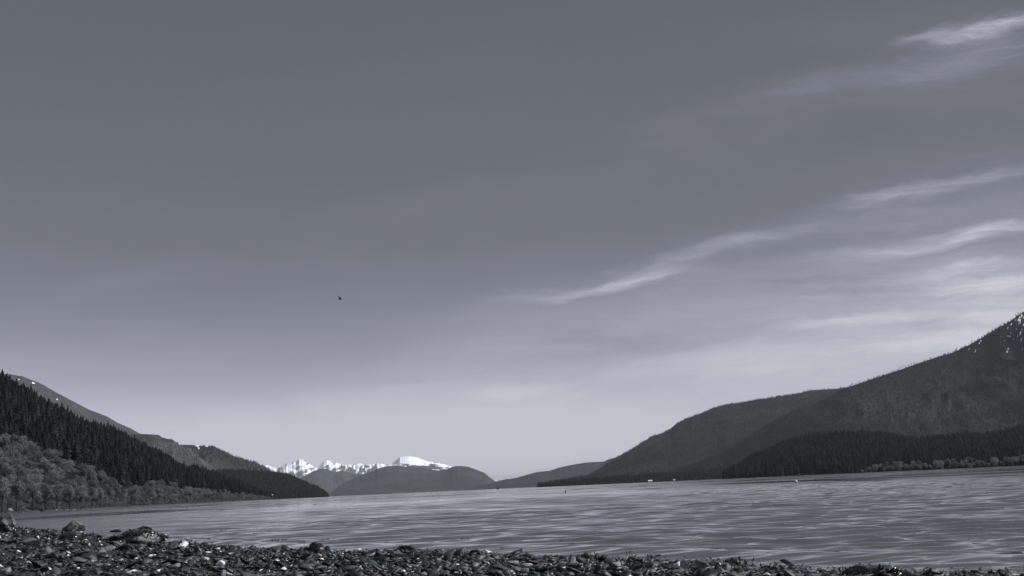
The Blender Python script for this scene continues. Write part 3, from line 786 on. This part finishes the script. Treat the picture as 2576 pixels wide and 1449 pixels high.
# base x, base y, width px, height px (source), material, weeded, tilt, label
HERO = [
 (10, 2136, 95, 78, 'stone', 1, 0, 'tall weedy boulder cut off by the left edge at the waterline'),
 (287, 2128, 84, 48, 'pale', 1, 0, 'rounded pale-topped boulder standing at the water, left of the big weed-covered mound'),
 (272, 2160, 88, 34, 'dark', 1, 0, 'low dark weedy rock directly in front of the pale-topped boulder'),
 (538, 2174, 212, 58, 'stone', 2, 0, 'largest boulder, a broad mound fringed with seaweed on the left part of the shore'),
 (458, 2132, 42, 14, 'dark', 1, 0, 'small dark rock in the shallows just left of the broad weedy mound'),
 (790, 2216, 36, 34, 'dark', 0, 0, 'black rounded boulder standing alone on the shingle right of the broad mound'),
 (172, 2226, 56, 38, 'pale', 0, .45, 'pale slanted slab leaning on the shingle below the pale-topped boulder'),
 (423, 2202, 62, 20, 'pale', 0, .3, 'long pale flat stone on the shingle below the broad mound'),
 (410, 2234, 44, 24, 'dark', 0, 0, 'dark blocky stone below the long pale flat stone'),
 (228, 2232, 38, 26, 'dark', 0, 0, 'dark lump of rock right of the pale slanted slab'),
 (884, 2268, 28, 26, 'white', 0, 0, 'bright white rounded stone, the whitest on the beach'),
 (16, 2296, 44, 24, 'pale', 0, .2, 'pale angular stone in the bottom left corner of the beach'),
 (695, 2274, 46, 18, 'pale', 0, .4, 'pale slab left of the bright white rounded stone'),
 (543, 2295, 56, 13, 'pale', 0, 0, 'flat pale oval stone on the bottom edge of the beach'),
 (480, 2246, 24, 10, 'white', 0, .3, 'little white chip of stone on the left shingle'),
 (1261, 2206, 94, 30, 'dark', 2, 0, 'dark mound matted with seaweed standing at the waterline near a small boulder'),
 (1137, 2206, 44, 24, 'dark', 0, 0, 'small dark boulder left of the seaweed-matted mound'),
 (1618, 2208, 74, 20, 'dark', 2, 0, 'low dark weedy rock at the waterline in the middle of the beach'),
 (1748, 2258, 36, 24, 'pale', 0, .4, 'pale egg-shaped stone right of the beach centre line'),
 (1440, 2276, 38, 14, 'white', 0, .2, 'white slanting stone on the shingle in the middle of the beach'),
 (1211, 2299, 18, 13, 'white', 0, 0, 'small white stone on the bottom edge below the seaweed-matted mound'),
 (1316, 2302, 36, 16, 'pale', 0, .2, 'pale wedge-shaped stone on the bottom edge'),
 (1444, 2248, 58, 20, 'dark', 0, 0, 'dark arched stone above the white slanting stone'),
 (950, 2256, 26, 26, 'pale', 0, .6, 'pale tilted stone just right of the bright white rounded stone'),
 (1618, 2284, 60, 30, 'dark', 0, .1, 'wide dark stone below the low weedy rock'),
 (2362, 2238, 60, 32, 'stone', 1, 0, 'shell-crusted boulder poking above the waterline right of centre'),
 (2392, 2296, 46, 46, 'dark', 0, .8, 'tall dark slab leaning right, just below the shell-crusted boulder'),
 (2466, 2270, 54, 30, 'dark', 0, 0, 'black block right of the tall leaning dark slab'),
 (2520, 2250, 32, 17, 'dark', 0, 0, 'small black rock above and right of the black block'),
 (2810, 2294, 84, 30, 'dark', 0, .2, 'long black ledge of rock near the bottom edge on the right'),
 (2880, 2286, 42, 38, 'dark', 1, 0, 'dark round rock at the right end of the long black ledge'),
 (2906, 2292, 44, 40, 'pale', 0, .7, 'grey leaning slab in front of the glittering rock'),
 (2714, 2302, 58, 28, 'pale', 0, .5, 'pale pointed stone on the bottom edge left of the long black ledge'),
 (2586, 2304, 56, 26, 'stone', 0, 0, 'knobbly grey stone on the bottom edge below the small black rock'),
 (2201, 2282, 42, 24, 'dark', 0, .2, 'dark square stone left of the tall leaning dark slab'),
 (2246, 2292, 42, 28, 'dark', 0, 0, 'dark block with a pale flank beside the dark square stone'),
 (2062, 2234, 30, 18, 'dark', 0, 0, 'dark round stone sitting on the waterline near the middle'),
 (2038, 2300, 48, 22, 'dark', 0, .1, 'wide black stone on the bottom edge near the middle'),
 (1848, 2303, 40, 14, 'white', 0, .2, 'flat white stone on the bottom edge left of the wide black stone'),
 (2948, 2260, 78, 28, 'stone', 1, 0, 'glittering barnacled rock at the waterline on the right'),
 (3504, 2312, 235, 52, 'stone', 1, 0, 'biggest rock on the right, black on its left flank, with water behind'),
 (3238, 2296, 62, 18, 'pale', 0, .3, 'pale flat slab left of the biggest right-hand rock'),
 (3150, 2304, 60, 22, 'dark', 0, 0, 'dark flat stone near the pale flat slab on the right'),
]
MATS = {'stone': m_stone, 'dark': m_darkst, 'pale': m_palest, 'white': m_white}
t = NT('boulder_rock'); c = t.coord()
b = t.noise(c, 2.2, 6, .68, .8); b2 = t.noise(c, 14, 4, .65)
nz = t.new('ShaderNodeNewGeometry'); sz = t.new('ShaderNodeSeparateXYZ'); t.l.new(nz.outputs['Normal'], sz.inputs[0])
v = t.mix(t.rng(b, .42, .58, smooth=True), .015, .10)
v = t.math('ADD', v, t.math('MULTIPLY', t.rng(b2, .62, .68), .28))
m_boulder = t.done(t.grey(v), .4, .5, t.bump(t.math('ADD', b, t.math('MULTIPLY', b2, .5)), .8, .06))
for k, (bx, by, wp, hp, mt, wd, tilt, lab) in enumerate(HERO):
    X0, Y0, Z0, r_ = place(bx, min(by, 2330))
    s = float(np.dot(np.array([X0, Y0, Z0 - CAM_H]), F_)) / FOC / 4
    w, h = wp * s, hp * s
    me = rough_hull(900 + k, 34 if wp > 80 else 20, 1.0, .28 if wp > 80 else .34, 2 if wp > 60 else 1, .05 if wp > 80 else .03)
    co = np.empty(len(me.vertices) * 3, np.float32); me.vertices.foreach_get('co', co); co = co.reshape(-1, 3)
    co -= (co.max(0) + co.min(0)) / 2; co /= np.abs(co).max(0) * 2
    if tilt:
        ca, sa_ = math.cos(-tilt), math.sin(-tilt)
        co[:, 2] *= .55
        co = np.stack([co[:, 0] * ca + co[:, 2] * sa_, co[:, 1], -co[:, 0] * sa_ + co[:, 2] * ca], 1)
        co /= (co.max(0) - co.min(0))
    if wd == 2: co[:, 2] = np.where(co[:, 2] > 0, co[:, 2] * np.clip(1 - 3.0 * co[:, 0] ** 2, .15, 1), co[:, 2])
    co = co * np.array([w, w * .75, h * 1.5]); co[:, 2] += h * .25
    me.vertices.foreach_set('co', co.astype(np.float32).ravel()); me.update()
    o = link('boulder' if wp > 40 else 'stone', me, m_boulder if (mt == 'stone' and wp > 50) else MATS[mt], loc=(X0, Y0 + w * .3, Z0), label=lab, category='boulder' if wp > 40 else 'stone')
    if wd:
        vn = np.empty(len(me.vertices) * 3, np.float32); me.vertices.foreach_get('normal', vn); vn = vn.reshape(-1, 3)
        # fringe of weed hanging over the crest and flanks
        if wd == 2: cand = np.nonzero((co[:, 2] > h * .62) | (np.abs(co[:, 0]) > w * .38) & (co[:, 2] > 0))[0]
        else: cand = np.nonzero((co[:, 2] < h * .45) & (co[:, 2] > -.02))[0]
        if len(cand):
            cf, nf = co.astype(float), vn.astype(float)
            def shp(g, cand=cand, cf=cf, nf=nf):
                i = cand[g.integers(len(cand))]; return cf[i] + g.normal(0, .012, 3), nf[i]
            wm = weed(k, int(900 + 600 * w), shp, .018 + .045 * w)
            link('seaweed', wm, m_weed, parent=o)

# seaweed washed along the waterline (uncountable)
def shoreline_weed():
    g = np.random.default_rng(31); L, B = [], []
    V = []; F = []; A = []
    cl = g.uniform(-.48, .46, 110)
    for c_ in cl:
        for q in range(int(60 + 120 * g.random())):
            a_ = c_ + g.normal(0, .012); rr = float(shore_r(np.array(a_))) - .25 + g.normal(0, .35)
            zz = max(float(beach_z(np.array([a_]), np.array([rr]))[0]), 0) + .005 + abs(g.normal(0, .015))
            p = np.array([rr * math.sin(a_), rr * math.cos(a_), zz]); d = g.normal(size=3); d[2] = abs(d[2]) * .15; d /= np.linalg.norm(d); u = np.cross(d, (0, 0, 1)); u /= np.linalg.norm(u) + 1e-6
            s = (.03 + .045 * g.random()) * max(1, rr / 25)
            b = len(V); V += [p - u * s * .2, p + u * s * .2, p + d * s]; F.append((b, b + 1, b + 2)); A += [g.random()] * 3
    return mesh_arrays('wrack_line', np.array(V), np.array(F), False, {'rnd': A})
link('wrack_line', shoreline_weed(), m_weed, kind='stuff')

# floating fronds
FR = [(895, 2125, 28), (928, 2142, 30), (734, 2159, 25), (819, 2160, 40), (885, 2167, 30), (1088, 2093, 24), (1020, 2138, 18), (1117, 2165, 60), (1207, 2173, 30), (1308, 2164, 45), (1366, 2163, 30), (1544, 2175, 15), (1861, 2160, 32), (2018, 2199, 26), (2221, 2196, 16), (2245, 2169, 14), (2288, 2184, 26), (2515, 2216, 24), (2752, 2194, 34), (2786, 2197, 24), (2812, 2210, 15), (2863, 2206, 38), (2611, 2233, 60), (1440, 2186, 20), (2100, 2190, 14)]
NB = {7: 'widest seaweed clump floating between the white round stone and the seaweed-matted mound', 9: 'long dark floating frond just off the seaweed-matted mound', 5: 'thin floating frond farthest from the beach, out on the open water', 21: 'bushy floating seaweed tuft nearest the right side of the picture', 12: 'broken row of floating seaweed bits off the middle of the beach', 22: 'long thin strand of weed floating close to the stones right of centre'}
for k, (fx, fy, fw) in enumerate(FR):
    X0, Y0 = on_water(fx, fy); s = math.hypot(X0, Y0) / FOC / 4 * fw
    g = np.random.default_rng(1000 + k); V = []; F = []; A = []
    NR = 14
    for q in range(NR):
        u_ = q / (NR - 1) - .5; cy_ = .12 * s * math.sin(q * .9 + k)
        V += [np.array([u_ * s, cy_ - .02 * s, .0]), np.array([u_ * s, cy_ + .02 * s, .004])]; A += [g.random()] * 2
    for q in range(NR - 1): F += [(2 * q, 2 * q + 2, 2 * q + 3), (2 * q, 2 * q + 3, 2 * q + 1)]
    for q in range(30):
        b0 = 2 * g.integers(NR); c_ = V[b0]
        d = np.array([g.normal(0, 1), g.normal(0, .6), abs(g.normal(0, .5))]); d /= np.linalg.norm(d); u = np.array([-d[1], d[0], .1]); u /= np.linalg.norm(u)
        L = s * (.06 + .10 * g.random()); b = len(V)
        V += [c_ + d * L * .7 + u * L * .3 + (0, 0, .02), c_ + d * L + (0, 0, .005), c_ + d * L * .7 - u * L * .3 + (0, 0, .018)]
        F += [(b0, b0 + 1, b), (b0, b, b + 2), (b + 2, b, b + 1)]; A += [g.random()] * 3
    link('floating_seaweed', mesh_arrays('seaweed', np.array(V), np.array(F), False, {'rnd': A}), m_weed, loc=(X0, Y0, .015),
         label=NB.get(k, 'small dark scrap of seaweed floating in the shallows off the beach'), category='seaweed', **({} if k in NB else {'group': 'scraps of seaweed in the shallows'}))

# far left shore: strip of land and pale rocks
m_shore = mat_forest_slope('far_shore_shingle', .03, .09, 3, .6, 20)
az = np.linspace(sx_to_az(-1000), sx_to_az(1110), 300); tt = np.linspace(0, 1, 8)
a2, t2 = np.meshgrid(az, tt)
rfa = A_r.rf(a2)
r2 = rfa * (.90 + .16 * t2)
link('left_shore', grid_mesh('left_shore', r2 * np.sin(a2), r2 * np.cos(a2), -1.0 + 2.0 * t2 + .5 * (fbm(r2 * np.sin(a2) / 9, r2 * np.cos(a2) / 9, 3, 8) - .5)), m_shore, kind='structure')
m_shrock = mat_obj('shore_rock', .08, .30, .8, .2, .8, .4, obj=False)
SRK = []
for k in range(6):
    c_ = RM[k].copy(); c_.materials.append(m_shrock); SRK.append(c_)
for k in range(34):
    s_ = -10 + 330 * gA.random() ** 1.1; a_ = sx_to_az(s_); rr = float(A_r.rf(np.array([a_]))[0]) * (.965 + .025 * gA.random())
    w = .8 + 1.9 * gA.random() ** 2
    o = link('shore_rock', SRK[k % 6], loc=(rr * math.sin(a_), rr * math.cos(a_), -.05 + .1 * w),
             label='pale rock in the line of rocks along the far left shoreline under the alders', category='rock', group='rocks along the far left shoreline')
    o.scale = (w * 1.6, w, w * 1.5); o.rotation_euler = (gA.normal(0, .2), gA.normal(0, .2), gA.uniform(0, 6.28))
a_ = sx_to_az(43); rr = float(A_r.rf(np.array([a_]))[0]) * .975
o = link('shore_rock', SRK[2], loc=(rr * math.sin(a_), rr * math.cos(a_), 1.1), label='largest upright pale rock on the far left shore, between the first two alder trunks', category='rock')
o.scale = (3.4, 2.4, 5); o.rotation_euler = (0, .3, 1)

# ------------------------------------------------------------------ snow patches on the bare slopes (solid drifts)
m_snow = mat_obj('old_snow', .85, .9, .8, .2, .2, .08, obj=False)
def drift(rd, sx_, sy_, wp, hp, ang, lab, seed, grp=None):
    p_ = rd.find(sx_, sy_); r_ = math.hypot(p_[0], p_[1]); s = r_ / FOC / 4
    g = np.random.default_rng(seed); n = 18; V = [(0, 0, 0)]; F = []
    # lies on the slope: follow the surface at each rim point
    a0 = math.atan2(p_[0], p_[1]); 
    ring = []
    for ring_k, kk in enumerate((.5, 1.0)):
        for j in range(n):
            th = j * 6.283 / n; q = kk * (1 + .28 * math.sin(3 * th + seed) + .15 * g.random())
            u, v_ = q * wp * .5 * math.cos(th), q * hp * .5 * math.sin(th)
            ux, vy = u * math.cos(ang) - v_ * math.sin(ang), u * math.sin(ang) + v_ * math.cos(ang)
            pp = rd.find(sx_ + ux, sy_ - vy)
            ring.append(pp + np.array([0, 0, 1.6 if ring_k == 0 else -.4]))
    P_ = [p_ + np.array([0, 0, 2.2])] + ring
    for j in range(n):
        F.append((0, 1 + j, 1 + (j + 1) % n)); F.append((1 + j, 1 + n + j, 1 + n + (j + 1) % n)); F.append((1 + j, 1 + n + (j + 1) % n, 1 + (j + 1) % n))
    me = mesh_arrays('snow_patch', np.array(P_) - p_, np.array(F), True)
    kw = {'group': grp} if grp else {}
    link('snow_patch', me, m_snow, loc=tuple(p_), label=lab, category='snow patch', **kw)
drift(E_r, 133, 1532, 13, 5, -.4, 'brightest small snow patch high on the bare far left mountain', 1)
drift(E_r, 76, 1518, 7, 3, 0, 'faint snow patch left of the brightest one on the bare mountain', 2)
drift(E_r, 228, 1598, 6, 5, 0, 'lowest tiny snow patch on the bare far left mountain', 3)
drift(C_r, 789, 1784, 12, 6, -.3, 'upper snow patch near the crest of the back ridge above the dark headland', 4)
drift(C_r, 795, 1793, 6, 7, 0, 'lower snow patch just below the upper one on the back ridge', 5)
drift(C_r, 827, 1785, 8, 4, 0, 'smaller snow patch farther right on the back ridge crest', 6)
KP = [(4085, 1264, 14, 22, 1.0), (4076, 1277, 16, 18, .6), (4079, 1290, 10, 16, 1.2), (4044, 1299, 5, 12, 1.3), (4031, 1313, 5, 8, 1.4), (4062, 1280, 6, 10, 1), (4066, 1317, 6, 5, 0), (4081, 1333, 8, 18, 1.5), (4086, 1358, 9, 17, 1.5), (4029, 1403, 8, 19, 1.4), (4052, 1361, 4, 14, 1.0), (3923, 1364, 9, 6, .5), (3916, 1375, 4, 11, 1.1), (3901, 1405, 4, 14, 1.0), (4043, 1333, 4, 5, 0), (4035, 1345, 18, 3, -.1), (4006, 1348, 9, 3, 0), (4017, 1364, 5, 4, 0), (4090, 1396, 6, 8, 1.4), (4094, 1300, 6, 12, 1.4), (3876, 1397, 9, 4, .6), (4094, 1270, 8, 10, 1.2), (4088, 1318, 5, 10, 1.4), (4070, 1345, 5, 8, 1)]
for k, (a_, b_, w_, h_, an) in enumerate(KP):
    an = 0 if w_ < h_ else an
    drift(K_r, a_, b_, w_ * (.62 if w_ < h_ else .9), h_ * (1.15 if w_ < h_ else .8), -.35 if w_ < h_ else an, 'largest snow patch just under the summit at the right edge' if k == 1 else
          ('bright narrow snow streak below the summit snow, lowest of the bright ones' if k == 9 else 'small snow patch among the rocks below the right-hand summit'), 20 + k, None if k in (1, 9) else 'snow patches below the right summit')

# ------------------------------------------------------------------ small things
def bm_obj(name, fn, mat, parent=None, loc=None, rz=0, **pr):
    bm = bmesh.new(); fn(bm); me = bpy.data.meshes.new(name); bm.to_mesh(me); bm.free()
    return link(name, me, mat, parent, loc, rz, **pr)
def box(bm, c, s, taper=1.0):
    r_ = bmesh.ops.create_cube(bm, size=1.0)
    for v in r_['verts']:
        k = taper if v.co.z > 0 else 1.0
        v.co = Vector((c[0] + v.co.x * s[0] * k, c[1] + v.co.y * s[1] * k, c[2] + v.co.z * s[2]))
m_wpaint = mat_obj('white_paint', .75, .8, .6, .3, 2.0, .05)
m_black = mat_obj('dark_paint', .01, .02, .6, .3, 2.0, .2)
m_roof = mat_obj('grey_roof', .3, .4, .7, .3, 2.0, .1)
m_glass = mat_obj('dark_window', .02, .03, .1, .5, 2.0, .1)
def far_point(sx_, r_, z=0.0):
    r_ = r_ * 1.35
    a_ = sx_to_az(sx_); return (r_ * math.sin(a_), r_ * math.cos(a_), z)

# gull in flight
def gull_flying(bm):
    rings = []
    prof = [(-.36, .004, .02), (-.27, .02, .035), (-.12, .05, .05), (.02, .065, .06), (.14, .055, .055), (.21, .032, .035), (.245, .036, .036), (.28, .03, .03), (.30, .012, .012), (.345, .003, .004)]
    for (x_, rz_, ry_) in prof:
        rings.append([bm.verts.new((x_, ry_ * math.cos(q * 6.283 / 8), rz_ * math.sin(q * 6.283 / 8) + (.015 if x_ > .2 else 0))) for q in range(8)])
    for i in range(len(rings) - 1):
        for j in range(8): bm.faces.new((rings[i][j], rings[i][(j + 1) % 8], rings[i + 1][(j + 1) % 8], rings[i + 1][j]))
    bm.faces.new(rings[0][::-1]); bm.faces.new(rings[-1])
    # tail fan
    a_ = [bm.verts.new(v) for v in ((-.28, 0, .012), (-.44, -.07, 0), (-.46, 0, 0), (-.44, .07, 0), (-.28, 0, -.006))]
    for f in ((0, 1, 2), (0, 2, 3), (4, 2, 1), (4, 3, 2)): bm.faces.new([a_[q] for q in f])
    # wings: swept, raised at the wrist; thickness kept
    for s_ in (1, -1):
        up = 1.5 if s_ == 1 else 1.2
        sec = [(0, .04, 0.0, .20, .03), (.02, .26 * s_, .20 * up, .17, .02), (.04, .42 * s_, .30 * up, .13, .014), (-.16, .60 * s_, .37 * up, .10, .014), (-.42, .76 * s_, .42 * up, .04, .010)]
        prev = None
        for (xc, y_, z_, ch, th) in sec:
            y_ = y_ if abs(y_) > .05 else .03 * s_
            r_ = [bm.verts.new(v) for v in ((xc + ch * .5, y_, z_), (xc, y_, z_ + th), (xc - ch * .7, y_, z_), (xc, y_, z_ - th * .5))]
            if prev:
                for j in range(4): bm.faces.new((prev[j], prev[(j + 1) % 4], r_[(j + 1) % 4], r_[j]))
            prev = r_
        bm.faces.new(prev)
m_gull = mat_obj('dark_plumage', .012, .02, .8, .2, 6.0, .3)
dd = ray(1360, 1198); dd = dd / np.linalg.norm(dd) * 260
o = bm_obj('gull', gull_flying, m_gull, loc=(dd[0], dd[1], dd[2] + CAM_H), label='dark gull flying alone against the sky above the snowy mountains', category='bird')
o.rotation_euler = (R(0), R(2), R(-12)); o.scale = (1.4, 1.4, 1.35)

# floating gull
def bird_float(bm, upright=False):
    prof = [(-.33, .02, .02, .10), (-.24, .05, .06, .07), (-.08, .09, .11, .05), (.08, .09, .10, .05), (.18, .06, .07, .08), (.22, .035, .035, .16), (.24, .035, .035, .23), (.28, .04, .036, .26), (.33, .02, .02, .25), (.40, .005, .008, .235)]
    rings = []
    for (x_, rz_, ry_, zc) in prof:
        rings.append([bm.verts.new((x_, ry_ * math.cos(q * 6.283 / 8), rz_ * math.sin(q * 6.283 / 8) + zc)) for q in range(8)])
    for i in range(len(rings) - 1):
        for j in range(8): bm.faces.new((rings[i][j], rings[i][(j + 1) % 8], rings[i + 1][(j + 1) % 8], rings[i + 1][j]))
    bm.faces.new(rings[0][::-1]); bm.faces.new(rings[-1])
X0, Y0 = on_water(1258, 2019)
root = bm_obj('floating_gull', bird_float, m_wpaint, loc=(X0, Y0, 0), rz=R(172), label='white-backed bird with dark flanks sitting on the water off the left headland', category='bird')
root.scale = (.75, .9, .75)
def flank(bm):
    for s_ in (1, -1):
        a_ = [bm.verts.new(v) for v in ((.18, .075 * s_, .03), (.1, .118 * s_, .10), (-.2, .09 * s_, .11), (-.46, .02 * s_, .14), (-.2, .10 * s_, .03), (-.05, .05 * s_, .0))]
        bm.faces.new(a_ if s_ == 1 else a_[::-1])
    r_ = bmesh.ops.solidify(bm, geom=bm.faces[:], thickness=.01)
bm_obj('folded_wings', flank, m_black, parent=root)
X0, Y0 = on_water(2262, 1972)
def loon(bm):
    prof = [(-.22, .02, -.02, .03), (-.12, .06, .02, .09), (.0, .09, .08, .10), (.09, .07, .17, .08), (.11, .045, .26, .045), (.13, .04, .33, .04), (.17, .04, .38, .04), (.21, .022, .385, .02), (.28, .005, .38, .006)]
    rings = []
    for (x_, rz_, zc, ry_) in prof:
        rings.append([bm.verts.new((x_ + (rz_ * .3 * math.sin(q * 6.283 / 8)), ry_ * math.cos(q * 6.283 / 8), rz_ * math.sin(q * 6.283 / 8) + zc)) for q in range(8)])
    for i in range(len(rings) - 1):
        for j in range(8): bm.faces.new((rings[i][j], rings[i][(j + 1) % 8], rings[i + 1][(j + 1) % 8], rings[i + 1][j]))
    bm.faces.new(rings[0][::-1]); bm.faces.new(rings[-1])
o = bm_obj('cormorant', loon, m_gull, loc=(X0, Y0, 0), rz=R(60), label='dark upright-necked water bird swimming alone near the middle of the water', category='bird')
X0, Y0 = on_water(3185, 1930)
def buoy(bm):
    bmesh.ops.create_uvsphere(bm, u_segments=16, v_segments=10, radius=.19)
    for v in bm.verts: v.co.z = v.co.z * .85 + .12
    bmesh.ops.create_cone(bm, cap_ends=True, segments=10, radius1=.05, radius2=.04, depth=.14, matrix=Matrix.Translation((0, 0, .30)))
o = bm_obj('mooring_buoy', buoy, m_wpaint, loc=(X0, Y0, 0), label='small round white mooring buoy floating off the dark wooded headland', category='buoy')
def band(bm): bmesh.ops.create_cone(bm, cap_ends=True, segments=16, radius1=.185, radius2=.196, depth=.10, matrix=Matrix.Translation((0, 0, .03)))
bm_obj('waterline_band', band, m_black, parent=o)

# channel marker
def pile(bm):
    bmesh.ops.create_cone(bm, cap_ends=True, segments=10, radius1=.55, radius2=.4, depth=3.6, matrix=Matrix.Translation((0, 0, 1.2)))
o = bm_obj('channel_marker', pile, m_black, loc=far_point(1557, 1500), label='dark channel marker post on the water before the hazy mountain', category='marker')
bm_obj('topmark', lambda bm: box(bm, (0, 0, 3.7), (1.3, 1.3, 1.5), .4), m_black, parent=o)

# motor boat with wake
def hull_b(bm):
    pts = [(-2.6, 1.0), (1.2, 1.05), (2.4, .7), (3.4, 0)]
    top = [bm.verts.new((x_, y_, .9 + .12 * max(0, x_))) for x_, y_ in pts] + [bm.verts.new((x_, -y_, .9 + .12 * max(0, x_))) for x_, y_ in pts[-2::-1]]
    bot = [bm.verts.new((x_ * .92, y_ * .7, -.2)) for x_, y_ in pts] + [bm.verts.new((x_ * .92, -y_ * .7, -.2)) for x_, y_ in pts[-2::-1]]
    n = len(top)
    for i in range(n): bm.faces.new((bot[i], bot[(i + 1) % n], top[(i + 1) % n], top[i]))
    bm.faces.new(top); bm.faces.new(bot[::-1])
bt = link('motor_boat', None, loc=far_point(1990, 1250), rz=R(5), label='dark motor boat throwing white spray before the low ridge', category='boat')
bm_obj('hull', hull_b, m_black, parent=bt)
cb = bm_obj('cabin', lambda bm: box(bm, (.2, 0, 1.55), (2.4, 1.6, 1.3), .8), m_black, parent=bt)
bm_obj('window', lambda bm: box(bm, (.2, 0, 1.8), (2.25, 1.62, .4), .95), m_glass, parent=cb)
def wake(bm):
    for sgn, L in ((-1, 5.0), (1, 3.0)):
        for q in range(26):
            x_ = sgn * (2.3 + L * q / 26 * random.random()); 
            bmesh.ops.create_icosphere(bm, subdivisions=1, radius=.35 + .3 * random.random(), matrix=Matrix.Translation((x_, random.uniform(-1.4, 1.4), .1 + .25 * random.random())) @ Matrix.Diagonal((1.4, 1, .6, 1)))
bm_obj('boat_wake', wake, m_snow, loc=far_point(1990, 1250), rz=R(5), kind='stuff')

# dark float and buildings at the shores
def float_(bm):
    box(bm, (0, 0, .5), (11, 4, 1.4)); box(bm, (-1, 0, 1.5), (5, 2.6, 1.0), .8)
p_ = far_point(1252, 1750)
o = bm_obj('moored_barge', float_, m_black, loc=p_, label='black flat barge moored off the tip of the dark left headland', category='barge')
bm_obj('deck_rail', lambda bm: [box(bm, (x_, y_, 1.6), (.1, .1, .8)) for x_ in (-5, -2.5, 2.5, 5) for y_ in (-1.9, 1.9)] + [box(bm, (0, y_, 2.0), (10.4, .1, .1)) for y_ in (-1.9, 1.9)], m_black, parent=o)
def house(sx_, r_, w, h, lab, z=1.0, name='house', cat='house'):
    hs = link(name, None, loc=far_point(sx_, r_, z), rz=-sx_to_az(sx_) + R(8), label=lab, category=cat)
    bm_obj('wall', lambda bm: box(bm, (0, 0, h * .3), (w, w * .6, h * .6)), m_wpaint, parent=hs)
    def rf_(bm):
        vs = [bm.verts.new(v) for v in ((-w * .55, -w * .36, h * .6), (w * .55, -w * .36, h * .6), (w * .55, w * .36, h * .6), (-w * .55, w * .36, h * .6), (-w * .55, 0, h), (w * .55, 0, h))]
        for f in ((0, 1, 5, 4), (2, 3, 4, 5), (1, 2, 5), (3, 0, 4), (3, 2, 1, 0)): bm.faces.new([vs[q] for q in f])
    bm_obj('roof', rf_, m_wpaint, parent=hs)
    for q in (-.25, .25): bm_obj('window', lambda bm: box(bm, (q * w, -w * .3, h * .3), (w * .13, .12, h * .22)), m_glass, parent=hs)
    bm_obj('door', lambda bm: box(bm, (0, -w * .3, h * .2), (w * .1, .14, h * .4)), m_black, parent=hs)
house(2601, 2380, 11, 6, 'long low white shed at the waterline under the forested right mountain', .2, 'boat_shed', 'shed')
house(2697, 2400, 5, 5, 'small white cabin on the shore right of the long white shed', .6)
house(1090, 1900, 3, 4, 'small white cabin low on the dark left headland near its shore', 7)

# ------------------------------------------------------------------ haze
HD = 1.4e-5
hz = bpy.data.materials.new('air_haze'); hz.use_nodes = True
hn = hz.node_tree.nodes; hn.remove(hn['Principled BSDF'])
pv = hn.new('ShaderNodeVolumePrincipled'); pv.inputs['Density'].default_value = HD
pv.inputs['Color'].default_value = (.84, .92, 1.0, 1); pv.inputs['Anisotropy'].default_value = 0.0
hz.node_tree.links.new(pv.outputs[0], hn['Material Output'].inputs['Volume'])
bm_obj('haze', lambda bm: box(bm, (0, 0, 1192), (90000, 90000, 2416)), hz, kind='stuff')
